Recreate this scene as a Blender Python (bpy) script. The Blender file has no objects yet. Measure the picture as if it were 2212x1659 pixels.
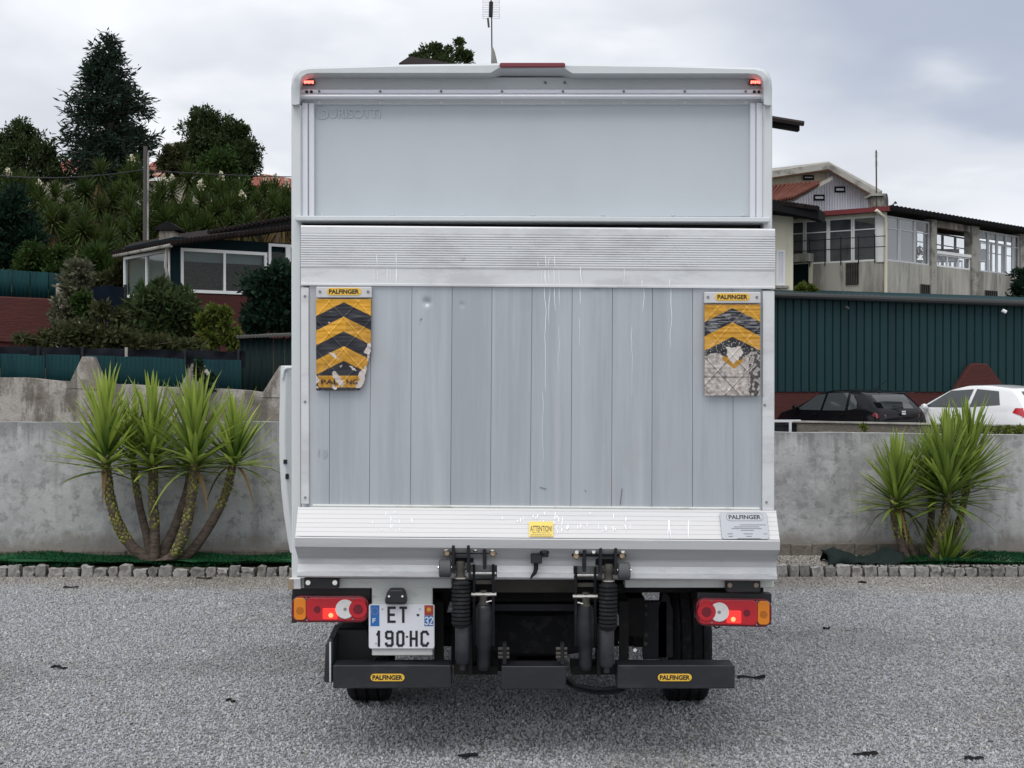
import bpy, bmesh, math, random
import numpy as np
from mathutils import Vector, Matrix, noise
R = math.radians
S = bpy.context.scene
C = S.collection
rnd = random.Random(7)
rng = np.random.default_rng(7)

# ------------------------------------------------------------------ camera
F, CX, HY, CH = 3072.0, 1106.0, 815.0, 1.75      # focal length and horizon, in 2212 px wide picture units; eye height
cam = bpy.data.objects.new('camera', bpy.data.cameras.new('camera')); C.objects.link(cam)
cam.data.sensor_width = 36; cam.data.lens = 50.0; cam.data.clip_end = 3000
cam.location = (0, 0, CH); cam.rotation_euler = (R(90) - math.atan(14.5 / F), 0, 0)
S.camera = cam
S.view_settings.view_transform = 'Standard'; S.view_settings.look = 'None'
S.view_settings.exposure = 0.5; S.view_settings.gamma = 1.0; S.view_settings.use_curve_mapping = False
# ------------------------------------------------------------------ sky
SUN_EL, SUN_AZ = 60.0, 200.0
w = bpy.data.worlds.new('World'); S.world = w; w.use_nodes = True
nt = w.node_tree; nt.nodes.clear()
def N(nt, t, **k):
    n = nt.nodes.new(t)
    for a, b in k.items(): setattr(n, a, b)
    return n
def inp(nt, sock, v):
    if isinstance(v, bpy.types.NodeSocket): nt.links.new(v, sock)
    else: sock.default_value = v
def mth(nt, op, a, b=0.0, c=0.0, clamp=False):
    n = N(nt, 'ShaderNodeMath', operation=op, use_clamp=clamp)
    for s, v in zip(n.inputs, (a, b, c)): inp(nt, s, v)
    return n.outputs[0]
def mixc(nt, f, a, b, bt='MIX'):
    n = N(nt, 'ShaderNodeMix', data_type='RGBA', blend_type=bt)
    inp(nt, n.inputs[0], f); inp(nt, n.inputs[6], a); inp(nt, n.inputs[7], b)
    return n.outputs[2]
def c4(c): return (c[0], c[1], c[2], 1.0)
def maprange(nt, v, a, b, c=0.0, d=1.0):
    n = N(nt, 'ShaderNodeMapRange', interpolation_type='SMOOTHSTEP')
    for s, x in zip(n.inputs, (v, a, b, c, d)): inp(nt, s, x)
    return n.outputs[0]
tc = N(nt, 'ShaderNodeTexCoord'); sep = N(nt, 'ShaderNodeSeparateXYZ'); nt.links.new(tc.outputs['Generated'], sep.inputs[0])
zz = mth(nt, 'ADD', mth(nt, 'MAXIMUM', sep.outputs[2], 0.0), 0.22)
cmb = N(nt, 'ShaderNodeCombineXYZ')
inp(nt, cmb.inputs[0], mth(nt, 'DIVIDE', sep.outputs[0], zz)); inp(nt, cmb.inputs[1], mth(nt, 'DIVIDE', sep.outputs[1], zz))
def wnoise(sc, det, off, rough=0.5):
    m = N(nt, 'ShaderNodeMapping'); m.inputs['Location'].default_value = off
    nt.links.new(cmb.outputs[0], m.inputs[0])
    n = N(nt, 'ShaderNodeTexNoise'); n.inputs['Scale'].default_value = sc; n.inputs['Detail'].default_value = det
    n.inputs['Roughness'].default_value = rough; n.inputs['Distortion'].default_value = 0.3
    nt.links.new(m.outputs[0], n.inputs['Vector']); return n.outputs[0]
n1 = wnoise(1.1, 5, (3.1, 0.4, 0)); n2 = wnoise(3.2, 6, (0.7, 5.1, 0), 0.45)
cl = mixc(nt, maprange(nt, n1, 0.36, 0.64), c4((5.2, 5.35, 5.75)), c4((7.4, 7.5, 7.75)))
cl = mixc(nt, mth(nt, 'MULTIPLY', maprange(nt, n2, 0.47, 0.70), 0.6), cl, c4((8.2, 8.3, 8.4)))
# the big blue-grey cloud bank that fills the upper right of the view
dn = N(nt, 'ShaderNodeVectorMath', operation='DOT_PRODUCT'); nt.links.new(tc.outputs['Generated'], dn.inputs[0])
bd = Vector((0.42, 1.0, 0.33)).normalized(); dn.inputs[1].default_value = bd
bank = mth(nt, 'ADD', dn.outputs['Value'], mth(nt, 'MULTIPLY', mth(nt, 'SUBTRACT', n2, 0.5), 0.035))
bank = mth(nt, 'MULTIPLY', maprange(nt, bank, 0.958, 0.992), maprange(nt, mth(nt, 'ADD', sep.outputs[2], mth(nt, 'MULTIPLY', mth(nt, 'SUBTRACT', n1, 0.5), 0.45)), 0.105, 0.185))
cl = mixc(nt, mth(nt, 'MULTIPLY', bank, 0.85), cl, c4((2.95, 3.35, 4.2)))
sky = N(nt, 'ShaderNodeTexSky', sky_type='NISHITA', sun_disc=False); sky.sun_elevation = R(SUN_EL); sky.sun_rotation = R(SUN_AZ)
mix = mixc(nt, 0.92, sky.outputs[0], cl)
bg = N(nt, 'ShaderNodeBackground'); bg.inputs[1].default_value = 0.1; nt.links.new(mix, bg.inputs[0])
out = N(nt, 'ShaderNodeOutputWorld'); nt.links.new(bg.outputs[0], out.inputs[0])
# ------------------------------------------------------------------ sun (veiled)
sl = bpy.data.lights.new('sun', 'SUN'); sl.energy = 1.25; sl.angle = R(45); sl.color = (1, 0.97, 0.92)
so = bpy.data.objects.new('sun', sl); C.objects.link(so)
az = R(SUN_AZ); el = R(SUN_EL)
sd = Vector((math.sin(az) * math.cos(el), math.cos(az) * math.cos(el), math.sin(el)))
so.rotation_euler = (-sd).to_track_quat('-Z', 'Y').to_euler(); so.location = (0, 0, 40)

# ------------------------------------------------------------------ helpers
def X(px, d): return (px - CX) * d / F
def Z(py, d): return CH - (py - HY) * d / F
def P(px, py, d): return Vector((X(px, d), d, Z(py, d)))
MATS = {}
def M(name, col, rough=0.6, metal=0.0, spec=0.5, layers=(), bump=(), island=0.0, objr=0.0, emis=None, hue=0.0, coat=0.0, coord='Object', zb=()):
    m = bpy.data.materials.new(name); m.use_nodes = True; t = m.node_tree
    if spec == 0.5 and rough >= 0.6: spec = 0.3 if rough < 0.8 else 0.2
    b = t.nodes['Principled BSDF']; b.inputs['Roughness'].default_value = rough
    b.inputs['Metallic'].default_value = metal; b.inputs['Specular IOR Level'].default_value = spec
    b.inputs['Coat Weight'].default_value = coat; b.inputs['Coat Roughness'].default_value = 0.06
    tcn = N(t, 'ShaderNodeTexCoord')
    if coord == 'World':
        g = N(t, 'ShaderNodeNewGeometry'); cs = g.outputs['Position']
    else: cs = tcn.outputs['Object']
    c = c4(col)
    def nz(sc, st=(1, 1, 1), off=0.0, det=7, rg=0.68):
        mp = N(t, 'ShaderNodeMapping'); mp.inputs['Scale'].default_value = st; mp.inputs['Location'].default_value = (off, off * 1.7, off * 0.6)
        t.links.new(cs, mp.inputs[0])
        n = N(t, 'ShaderNodeTexNoise'); n.inputs['Scale'].default_value = sc; n.inputs['Detail'].default_value = det; n.inputs['Roughness'].default_value = rg
        t.links.new(mp.outputs[0], n.inputs['Vector']); return n.outputs[0]
    for i, (lc, sc, st, lo, hi, fac) in enumerate(layers):
        f = mth(t, 'MULTIPLY', maprange(t, nz(sc, st, 3.3 * (i + 1)), lo, hi), fac)
        c = mixc(t, f, c, c4(lc))
    for i, (lc, za, zc, sc, st, amp, fac) in enumerate(zb):
        sp = N(t, 'ShaderNodeSeparateXYZ'); t.links.new(cs, sp.inputs[0])
        zv = mth(t, 'ADD', sp.outputs[2], mth(t, 'MULTIPLY', mth(t, 'SUBTRACT', nz(sc, st, 21.0 + i), 0.5), amp))
        c = mixc(t, mth(t, 'MULTIPLY', maprange(t, zv, za, zc), fac), c, c4(lc))
    if island or objr:
        if island:
            g = N(t, 'ShaderNodeNewGeometry'); rv = g.outputs['Random Per Island']; amt = island
        else:
            g = N(t, 'ShaderNodeObjectInfo'); rv = g.outputs['Random']; amt = objr
        h = N(t, 'ShaderNodeHueSaturation')
        inp(t, h.inputs['Value'], mth(t, 'ADD', mth(t, 'MULTIPLY', rv, 2 * amt), 1 - amt))
        if hue: inp(t, h.inputs['Hue'], mth(t, 'ADD', mth(t, 'MULTIPLY', mth(t, 'FRACT', mth(t, 'MULTIPLY', rv, 7.31)), 2 * hue), 0.5 - hue))
        inp(t, h.inputs['Color'], c); c = h.outputs[0]
    inp(t, b.inputs['Base Color'], c)
    last = None
    for i, (sc, stren, dist, st) in enumerate(bump):
        bn = N(t, 'ShaderNodeBump'); bn.inputs['Strength'].default_value = stren; bn.inputs['Distance'].default_value = dist
        inp(t, bn.inputs['Height'], nz(sc, st, 9.1 + i))
        if last: t.links.new(last, bn.inputs['Normal'])
        last = bn.outputs[0]
    if last: t.links.new(last, b.inputs['Normal'])
    if emis: b.inputs['Emission Color'].default_value = c4(emis[0]); b.inputs['Emission Strength'].default_value = emis[1]
    MATS[name] = m; return m
def glassmat(name, tint, transp, rough=0.03):
    m = bpy.data.materials.new(name); m.use_nodes = True; t = m.node_tree; t.nodes.clear()
    g = N(t, 'ShaderNodeBsdfGlossy'); g.inputs['Roughness'].default_value = rough; g.inputs['Color'].default_value = (1, 1, 1, 1)
    tr = N(t, 'ShaderNodeBsdfTransparent'); tr.inputs['Color'].default_value = c4(tint)
    fr = N(t, 'ShaderNodeLayerWeight'); fr.inputs[0].default_value = 0.5
    mx = N(t, 'ShaderNodeMixShader'); o = N(t, 'ShaderNodeOutputMaterial')
    inp(t, mx.inputs[0], mth(t, 'ADD', mth(t, 'MULTIPLY', mth(t, 'POWER', fr.outputs['Facing'], 4.0), 0.6), transp, clamp=True)); t.links.new(tr.outputs[0], mx.inputs[1]); t.links.new(g.outputs[0], mx.inputs[2])
    t.links.new(mx.outputs[0], o.inputs[0]); MATS[name] = m; return m
ORG = {}
def org(p): return ORG.get(p.name, Vector((0, 0, 0))) if p else Vector((0, 0, 0))
def tag(o, label=None, cat=None, group=None, kind=None):
    if label: o['label'] = label
    if cat: o['category'] = cat
    if group: o['group'] = group
    if kind: o['kind'] = kind
    return o
def thing(name, label, cat, loc=(0, 0, 0), group=None, kind=None):
    o = bpy.data.objects.new(name, None); C.objects.link(o); o.empty_display_size = 0.2
    o.location = loc; ORG[o.name] = Vector(loc); return tag(o, label, cat, group, kind)
def link(name, me, parent=None, mats=()):
    o = bpy.data.objects.new(name, me); C.objects.link(o)
    for m in mats: me.materials.append(m)
    if parent: o.parent = parent; ORG[o.name] = org(parent)
    return o
class MB:
    def __init__(s): s.v = []; s.f = []; s.m = []
    def add(s, vs, fs, m=0):
        k = len(s.v); s.v += [tuple(v) for v in vs]; s.f += [tuple(i + k for i in f) for f in fs]; s.m += [m] * len(fs); return s
    def hexa(s, p, m=0):   # p: 8 points, bottom 4 ccw then top 4
        return s.add(p, [(3, 2, 1, 0), (4, 5, 6, 7), (0, 1, 5, 4), (1, 2, 6, 5), (2, 3, 7, 6), (3, 0, 4, 7)], m)
    def box(s, x0, x1, y0, y1, z0, z1, m=0):
        return s.hexa([(x0, y0, z0), (x1, y0, z0), (x1, y1, z0), (x0, y1, z0), (x0, y0, z1), (x1, y0, z1), (x1, y1, z1), (x0, y1, z1)], m)
    def pbox(s, a, b, c, e, d0, d1, m=0, sk=None):   # picture rectangle a..c, b..e measured at depth d0, reaching back to d1
        f = sk or (lambda px: 0.0)
        x0, x1 = X(a, d0), X(c, d0)
        zt0, zt1, zb0, zb1 = Z(b + f(a), d0), Z(b + f(c), d0), Z(e + f(a), d0), Z(e + f(c), d0)
        return s.hexa([(x0, d0, zb0), (x1, d0, zb1), (x1, d1, zb1), (x0, d1, zb0), (x0, d0, zt0), (x1, d0, zt1), (x1, d1, zt1), (x0, d1, zt0)], m)
    def prism(s, pts, a, b, ax='y', m=0):   # closed polygon extruded along an axis
        n = len(pts)
        def q(p, t): return (p[0], t, p[1]) if ax == 'y' else ((t, p[0], p[1]) if ax == 'x' else (p[0], p[1], t))
        s.add([q(p, a) for p in pts] + [q(p, b) for p in pts], [tuple(range(n)), tuple(range(2 * n - 1, n - 1, -1))] + [(i, n + i, n + (i + 1) % n, (i + 1) % n) for i in range(n)], m)
        return s
    def tube(s, pts, r, n=8, m=0, cap=True):
        pts = [Vector(p) for p in pts]; rr = r if isinstance(r, (list, tuple)) else [r] * len(pts)
        vs, fs = [], []; up = Vector((0.13, 0.21, 1)).normalized(); prev = None
        for i, p in enumerate(pts):
            d = (pts[min(i + 1, len(pts) - 1)] - pts[max(i - 1, 0)]).normalized()
            a = prev if prev else (Vector((1, 0.07, 0)) if abs(d.z) > 0.9 else up)
            u = (a - d * a.dot(d)).normalized(); v = d.cross(u); prev = u
            for k in range(n):
                t = 2 * math.pi * k / n; vs.append(p + (u * math.cos(t) + v * math.sin(t)) * rr[i])
        for i in range(len(pts) - 1):
            for k in range(n):
                fs.append((i * n + k, i * n + (k + 1) % n, (i + 1) * n + (k + 1) % n, (i + 1) * n + k))
        if cap: fs += [tuple(range(n - 1, -1, -1)), tuple(range((len(pts) - 1) * n, len(pts) * n))]
        return s.add(vs, fs, m)
    def build(s, name, mats, parent=None, smooth=None, bevel=0, label=None, cat=None, group=None, kind=None, seg=1):
        o0 = org(parent); me = bpy.data.meshes.new(name)
        me.from_pydata([(v[0] - o0.x, v[1] - o0.y, v[2] - o0.z) for v in s.v], [], s.f)
        if not isinstance(mats, (list, tuple)): mats = [mats]
        bm = bmesh.new(); bm.from_mesh(me)
        bm.faces.ensure_lookup_table()
        for f, mi in zip(bm.faces, s.m): f.material_index = mi
        bmesh.ops.recalc_face_normals(bm, faces=bm.faces)
        bm.to_mesh(me); bm.free()
        o = link(name, me, parent, mats)
        if smooth:
            me.polygons.foreach_set('use_smooth', [True] * len(me.polygons)); me.set_sharp_from_angle(angle=R(smooth))
        if bevel:
            b = o.modifiers.new('bevel', 'BEVEL'); b.width = bevel; b.segments = seg; b.limit_method = 'ANGLE'; b.angle_limit = R(40)
        return tag(o, label, cat, group, kind)
def npmesh(name, v, f, mats, parent=None, smooth=False):
    me = bpy.data.meshes.new(name); v = np.asarray(v, np.float32); f = np.asarray(f, np.int32)
    o0 = org(parent); v = v - np.array([o0.x, o0.y, o0.z], np.float32)
    k = f.shape[1]; me.vertices.add(len(v)); me.vertices.foreach_set('co', v.ravel())
    me.loops.add(f.size); me.loops.foreach_set('vertex_index', f.ravel())
    me.polygons.add(len(f)); me.polygons.foreach_set('loop_start', np.arange(0, f.size, k, dtype=np.int32))
    me.update(calc_edges=True)
    if smooth: me.polygons.foreach_set('use_smooth', [True] * len(f))
    return link(name, me, parent, mats if isinstance(mats, (list, tuple)) else [mats])
def leaves_np(cen, ln, wd, up=0.0, jit=0.35, dirs=None):
    n = len(cen); d = rng.normal(size=(n, 3)) if dirs is None else dirs + rng.normal(size=(n, 3)) * jit
    d[:, 2] += up; d /= np.linalg.norm(d, axis=1)[:, None]
    a = rng.normal(size=(n, 3)); sd_ = np.cross(d, a); sd_ /= np.linalg.norm(sd_, axis=1)[:, None]
    L = (ln * (0.7 + 0.6 * rng.random(n)))[:, None]; W = (wd * (0.7 + 0.6 * rng.random(n)))[:, None]
    p0 = cen; p1 = cen + d * L * 0.5 + sd_ * W * 0.5; p2 = cen + d * L; p3 = cen + d * L * 0.5 - sd_ * W * 0.5
    v = np.stack([p0, p1, p2, p3], 1).reshape(-1, 3); f = np.arange(4 * n).reshape(n, 4)
    return v, f
def copies(root, loc, rz=0.0, sc=1.0, label=None, group=None):
    r = root.copy(); C.objects.link(r); r.location = loc; r.rotation_euler = (0, 0, rz); r.scale = (sc, sc, sc)
    if label: r['label'] = label
    if group: r['group'] = group
    for ch in list(root.children):
        c = ch.copy(); C.objects.link(c); c.parent = r
        for g in ch.children:
            e = g.copy(); C.objects.link(e); e.parent = c
    return r
def text(s, cx, cz, d, wid, hei, mat, parent, bold=0.0, name='lettering', shear=0.0, sk=0.0, embossed=0.0):
    cu = bpy.data.curves.new('t', 'FONT'); cu.body = s; cu.size = 1; cu.offset = bold; cu.shear = shear
    if embossed: cu.extrude = embossed
    cu.resolution_u = 3
    ob = bpy.data.objects.new('t', cu); C.objects.link(ob)
    dg = bpy.context.evaluated_depsgraph_get(); me = bpy.data.meshes.new_from_object(ob.evaluated_get(dg))
    bpy.data.objects.remove(ob); bpy.data.curves.remove(cu)
    xs = [v.co.x for v in me.vertices]; ys = [v.co.y for v in me.vertices]
    x0, x1, y0, y1 = min(xs), max(xs), min(ys), max(ys); o0 = org(parent)
    for v in me.vertices:
        a = ((v.co.x - x0) / (x1 - x0) - 0.5) * wid; b = ((v.co.y - y0) / (y1 - y0) - 0.5) * hei
        v.co = Vector((cx + a, d - v.co.z, cz + b - a * sk)) - o0
    me.materials.clear()
    return link(name, me, parent, [mat])
# hand-drawn stroke letters for the number plate
GL = {'E': [[(1, 0), (0, 0), (0, 2), (1, 2)], [(0, 1), (0.85, 1)]], 'T': [[(0, 2), (1, 2)], [(0.5, 2), (0.5, 0)]],
      '1': [[(0.15, 1.6), (0.6, 2), (0.6, 0)]], '9': [[(1, 1.05), (0.2, 1.05), (0, 1.25), (0, 1.8), (0.2, 2), (0.8, 2), (1, 1.8), (1, 0.2), (0.8, 0), (0.2, 0), (0, 0.2), (0, 0.3)]],
      '0': [[(0.25, 0), (0.75, 0), (1, 0.25), (1, 1.75), (0.75, 2), (0.25, 2), (0, 1.75), (0, 0.25), (0.25, 0)]],
      'H': [[(0, 0), (0, 2)], [(1, 0), (1, 2)], [(0, 1), (1, 1)]], 'C': [[(1, 0.35), (0.75, 0), (0.25, 0), (0, 0.25), (0, 1.75), (0.25, 2), (0.75, 2), (1, 1.65)]],
      '-': [[(0.1, 1), (0.9, 1)]], 'F': [[(0, 0), (0, 2), (1, 2)], [(0, 1.05), (0.8, 1.05)]],
      '3': [[(0, 1.75), (0.25, 2), (0.75, 2), (1, 1.75), (1, 1.25), (0.7, 1), (0.4, 1)], [(0.7, 1), (1, 0.75), (1, 0.25), (0.75, 0), (0.25, 0), (0, 0.25)]],
      '2': [[(0, 1.65), (0.25, 2), (0.75, 2), (1, 1.7), (1, 1.3), (0, 0), (1, 0)]]}
def stroke(ch, x0, z0, x1, z1, d, wd, mat, parent):
    mb = MB(); k = 0; h = wd / 2
    ax, az_ = x0 + h, z0 + h; sx, sz = (x1 - x0 - wd), (z1 - z0 - wd) / 2
    for pl in GL[ch]:
        for a, b in zip(pl, pl[1:]):
            p = Vector((ax + a[0] * sx, az_ + a[1] * sz)); q = Vector((ax + b[0] * sx, az_ + b[1] * sz))
            u = (q - p).normalized() * h; n = Vector((-u.y, u.x)); dd = d - k * 0.00012; k += 1
            e = [p - u * 0.9 + n, p - u * 0.9 - n, q + u * 0.9 - n, q + u * 0.9 + n]
            mb.add([(t.x, dd, t.y) for t in e], [(0, 1, 2, 3)])
    return mb.build('letter' if not ch.isdigit() else 'digit', mat, parent)
def pill(cx, cz, d, w_, h_, t, m, parent, name):
    r = h_ / 2; pts = []
    for i in range(9): a = -math.pi / 2 + math.pi * i / 8; pts.append((cx + w_ / 2 - r + r * math.cos(a), cz + r * math.sin(a)))
    for i in range(9): a = math.pi / 2 + math.pi * i / 8; pts.append((cx - w_ / 2 + r + r * math.cos(a), cz + r * math.sin(a)))
    return MB().prism(pts, d, d + t).build(name, m, parent)
def rrect(x0, x1, z0, z1, r, n=5):
    pts = []
    for cx, cz, a0 in ((x1 - r, z0 + r, -90), (x1 - r, z1 - r, 0), (x0 + r, z1 - r, 90), (x0 + r, z0 + r, 180)):
        for i in range(n): a = R(a0 + 90 * i / (n - 1)); pts.append((cx + r * math.cos(a), cz + r * math.sin(a)))
    return pts
def nz3(x, y=0.0, z=0.0): return noise.noise(Vector((x, y, z)))

# ------------------------------------------------------------------ materials
U = (1, 1, 1)
gravel_bits = None
m_ground = M('gravel_ground', (0.30, 0.30, 0.31), 0.95, layers=[((0.22, 0.22, 0.22), 60, U, .4, .6, .7), ((0.26, 0.23, 0.18), 0.9, U, .5, .7, .5)], bump=[(90, .8, .02, U)], coord='World')
m_soil = M('soil', (0.10, 0.085, 0.06), 0.95, layers=[((0.04, 0.05, 0.02), 1.5, U, .4, .6, .8), ((0.16, 0.14, 0.10), 6, U, .5, .7, .5)], bump=[(8, .8, .1, U)])
m_conc = M('old_render', (0.43, 0.435, 0.435), 0.92, layers=[
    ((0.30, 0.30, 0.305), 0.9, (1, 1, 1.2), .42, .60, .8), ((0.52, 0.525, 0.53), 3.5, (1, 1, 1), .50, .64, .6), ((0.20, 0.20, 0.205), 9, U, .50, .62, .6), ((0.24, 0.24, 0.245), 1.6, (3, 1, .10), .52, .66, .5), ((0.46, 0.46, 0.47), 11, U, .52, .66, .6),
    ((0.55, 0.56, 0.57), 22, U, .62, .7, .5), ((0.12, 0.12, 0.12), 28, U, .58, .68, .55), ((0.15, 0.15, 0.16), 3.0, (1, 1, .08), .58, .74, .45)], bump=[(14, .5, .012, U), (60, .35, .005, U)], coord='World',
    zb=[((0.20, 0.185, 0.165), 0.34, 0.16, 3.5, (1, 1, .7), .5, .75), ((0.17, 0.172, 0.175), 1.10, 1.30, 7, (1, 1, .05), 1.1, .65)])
m_concc = M('rough_concrete', (0.40, 0.375, 0.345), 0.95, layers=[
    ((0.20, 0.175, 0.15), 1.6, U, .42, .54, .85), ((0.13, 0.115, 0.10), 4.0, (1, 1, .3), .48, .58, .8), ((0.50, 0.48, 0.46), 9, U, .6, .7, .5), ((0.09, 0.08, 0.075), 2.6, (1.6, 1, .15), .6, .7, .7)],
    bump=[(9, .8, .03, U), (50, .5, .008, U)], coord='World')
m_stain = M('stained_concrete', (0.43, 0.42, 0.38), 0.9, layers=[((0.18, 0.175, 0.16), 1.2, (1, 1, .12), .42, .62, .8), ((0.52, 0.51, 0.48), 3.0, (1, 1, .2), .5, .7, .6), ((0.09, 0.09, 0.085), 2.2, (1, 1, .15), .57, .7, .75)], bump=[(8, .3, .02, U)], coord='World')
m_footing = M('damp_footing', (0.17, 0.15, 0.13), 0.95, layers=[((0.25, 0.23, 0.2), 5, U, .5, .7, .6)], bump=[(25, .9, .03, U)], coord='World')
m_white = M('white_bodywork', (0.61, 0.64, 0.655), 0.38, layers=[((0.52, 0.55, 0.57), 2, (1, 1, .5), .5, .8, .5)], coat=0.15)
m_header = M('fibreglass_header', (0.57, 0.605, 0.625), 0.45, layers=[((0.47, 0.50, 0.52), 3, U, .45, .75, .5)])
m_shutter = M('grey_shutter', (0.50, 0.545, 0.585), 0.42, layers=[((0.455, 0.495, 0.53), 1.1, (1, 1, .7), .4, .7, .6), ((0.58, 0.64, 0.68), 5, (1, 1, 5), .6, .8, .25)], bump=[(300, .08, .001, U)])
m_anod = M('anodised_trim', (0.70, 0.71, 0.76), 0.33, metal=0.35)
m_alu = M('aluminium_plank', (0.435, 0.47, 0.505), 0.36, metal=0.3, layers=[
    ((0.33, 0.37, 0.41), 5, (1.6, 1, .09), .42, .62, .6), ((0.54, 0.56, 0.58), 9, (2.2, 1, .08), .52, .70, .4), ((0.40, 0.39, 0.41), 1.2, U, .5, .7, .5), ((0.27, 0.28, 0.30), 14, (1, 1, .4), .68, .78, .6)],
    bump=[(40, .06, .002, (4, 1, .1))], objr=0.03)
m_aluw = M('worn_aluminium', (0.66, 0.675, 0.69), 0.42, metal=0.25, layers=[
    ((0.50, 0.51, 0.53), 7, (.35, 1, 1), .45, .65, .7), ((0.34, 0.34, 0.33), 16, (.6, 1, 1.2), .62, .74, .75), ((0.75, 0.76, 0.77), 20, (.2, 1, 1), .58, .7, .5), ((0.42, 0.38, 0.30), 3, U, .66, .78, .5)], bump=[(50, .15, .002, U)])
m_alushade = M('shaded_extrusion', (0.50, 0.51, 0.525), 0.42, metal=0.15, layers=[((0.42, 0.425, 0.43), 5, (.2, 1, 3), .45, .7, .7), ((0.62, 0.63, 0.64), 12, (.15, 1, 1), .55, .7, .5), ((0.3, 0.29, 0.27), 22, U, .64, .74, .6)])  # darker copy of the extrusion colour, underside shade painted in
m_alul = M('bright_extrusion', (0.575, 0.575, 0.585), 0.45, metal=0.05, layers=[((0.50, 0.505, 0.525), 6, (.15, 1, 3), .45, .7, .6), ((0.62, 0.62, 0.61), 22, U, .67, .76, .5)])
m_beam = M('dirty_white_beam', (0.60, 0.62, 0.60), 0.55, layers=[((0.33, 0.33, 0.30), 10, (.7, 1, 2), .52, .68, .6), ((0.17, 0.15, 0.12), 26, U, .64, .72, .7)])
m_blk = M('black_steel', (0.011, 0.012, 0.016), 0.6, layers=[((0.05, 0.047, 0.042), 7, U, .5, .75, .6)], bump=[(60, .1, .002, U)])
m_blkp = M('satin_black_paint', (0.015, 0.0165, 0.021), 0.42, layers=[((0.045, 0.047, 0.052), 4, (1, 1, 2), .45, .7, .6)])
m_rub = M('rubber', (0.013, 0.0135, 0.016), 0.8, layers=[((0.055, 0.055, 0.056), 18, U, .5, .7, .5)], bump=[(80, .2, .002, U)])
m_roll = M('grey_roller', (0.085, 0.09, 0.095), 0.7, layers=[((0.045, 0.045, 0.05), 20, U, .5, .7, .6)])
m_under = M('dark_underbody', (0.012, 0.012, 0.013), 0.8, layers=[((0.03, 0.026, 0.022), 9, U, .5, .7, .7)])
m_dirtbeam = M('dusty_steel', (0.075, 0.07, 0.06), 0.75, layers=[((0.03, 0.03, 0.03), 6, (.5, 1, 1), .45, .65, .7), ((0.15, 0.14, 0.11), 12, (.4, 1, 1), .62, .75, .6)])
m_chrome = M('zinc_bolt', (0.75, 0.73, 0.68), 0.25, metal=0.9, layers=[((0.45, 0.36, 0.22), 60, U, .5, .7, .5)])
m_rust = M('dirty_bolt', (0.32, 0.25, 0.18), 0.6, metal=0.3)
m_red = M('red_lens', (0.50, 0.008, 0.02), 0.12, spec=0.6, coat=0.6, bump=[(160, .3, .002, (1, 1, .2))])
m_redd = M('dark_red_housing', (0.16, 0.006, 0.018), 0.18, coat=0.5)
m_redl = M('lit_red_lens', (0.8, 0.02, 0.02), 0.2, emis=((1, 0.03, 0.02), 0.75), coat=0.5)
m_bulb = M('lit_bulb', (1, 0.2, 0.1), 0.3, emis=((1, 0.12, 0.05), 3.0))
m_led = M('lit_led', (1, 0.3, 0.2), 0.3, emis=((1, 0.16, 0.12), 2.6))
m_orange = M('amber_lens', (0.72, 0.22, 0.01), 0.15, coat=0.6, bump=[(160, .3, .002, (1, 1, .2))])
m_wlens = M('white_lens', (0.72, 0.71, 0.71), 0.2, coat=0.5, layers=[((0.3, 0.3, 0.32), 60, U, .55, .7, .4)])
m_bulbg = M('dark_bulb_spot', (0.25, 0.24, 0.25), 0.3)
m_plate = M('plate_white', (0.72, 0.74, 0.79), 0.35, layers=[((0.55, 0.56, 0.58), 30, U, .6, .75, .5)])
m_ink = M('plate_ink', (0.012, 0.011, 0.018), 0.4)
m_blue = M('plate_blue', (0.02, 0.14, 0.42), 0.4)
m_prd = M('plate_red', (0.42, 0.05, 0.03), 0.45, layers=[((0.2, 0.03, 0.02), 90, U, .4, .6, .5)])
m_yel = M('emblem_gold', (0.70, 0.36, 0.05), 0.5)
m_label = M('badge_yellow', (0.78, 0.48, 0.05), 0.4, layers=[((0.5, 0.28, 0.05), 40, U, .55, .7, .5)])
m_sticker = M('sticker_yellow', (0.83, 0.62, 0.12), 0.5)
m_gplate = M('grey_data_plate', (0.33, 0.35, 0.385), 0.4, metal=0.3, layers=[((0.36, 0.37, 0.38), 40, (1, 1, 3), .58, .72, .6)])
m_fine = M('faded_print', (0.20, 0.20, 0.22), 0.6)
m_drip = M('paint_drip_white', (0.86, 0.88, 0.92), 0.5)
m_scuff = M('scuff_mark', (0.17, 0.175, 0.19), 0.7)
m_plastic = M('black_plastic', (0.016, 0.017, 0.02), 0.45)
m_teal = M('green_cladding', (0.0065, 0.031, 0.034), 0.6, spec=0.25, layers=[((0.005, 0.027, 0.034), 2, (2, 1, .2), .4, .65, .8), ((0.014, 0.055, 0.055), 5, (3, 1, .1), .6, .75, .5)], objr=0.12)
m_teal2 = M('green_corrugated', (0.005, 0.034, 0.038), 0.7, spec=0.12, layers=[((0.003, 0.022, 0.03), 2, (2, 1, .3), .4, .65, .8)], objr=0.12)
m_shed = M('dark_green_shed', (0.008, 0.018, 0.018), 0.7, spec=.1, layers=[((0.016, 0.022, 0.02), 3, (2, 1, .2), .5, .7, .6)], objr=0.1)
m_brick = M('red_painted_wall', (0.070, 0.025, 0.023), 0.85, layers=[((0.08, 0.026, 0.024), 3, U, .4, .65, .8), ((0.16, 0.09, 0.075), 14, (.5, 1, 2), .64, .75, .5)], bump=[(10, .6, .03, (.4, 1, 2.5))], coord='World')
m_gut = M('dark_gutter', (0.018, 0.02, 0.022), 0.5)
m_cream = M('cream_render', (0.72, 0.68, 0.55), 0.85, layers=[((0.48, 0.45, 0.36), 1.2, (1, 1, .4), .45, .7, .6)], coord='World')
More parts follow.
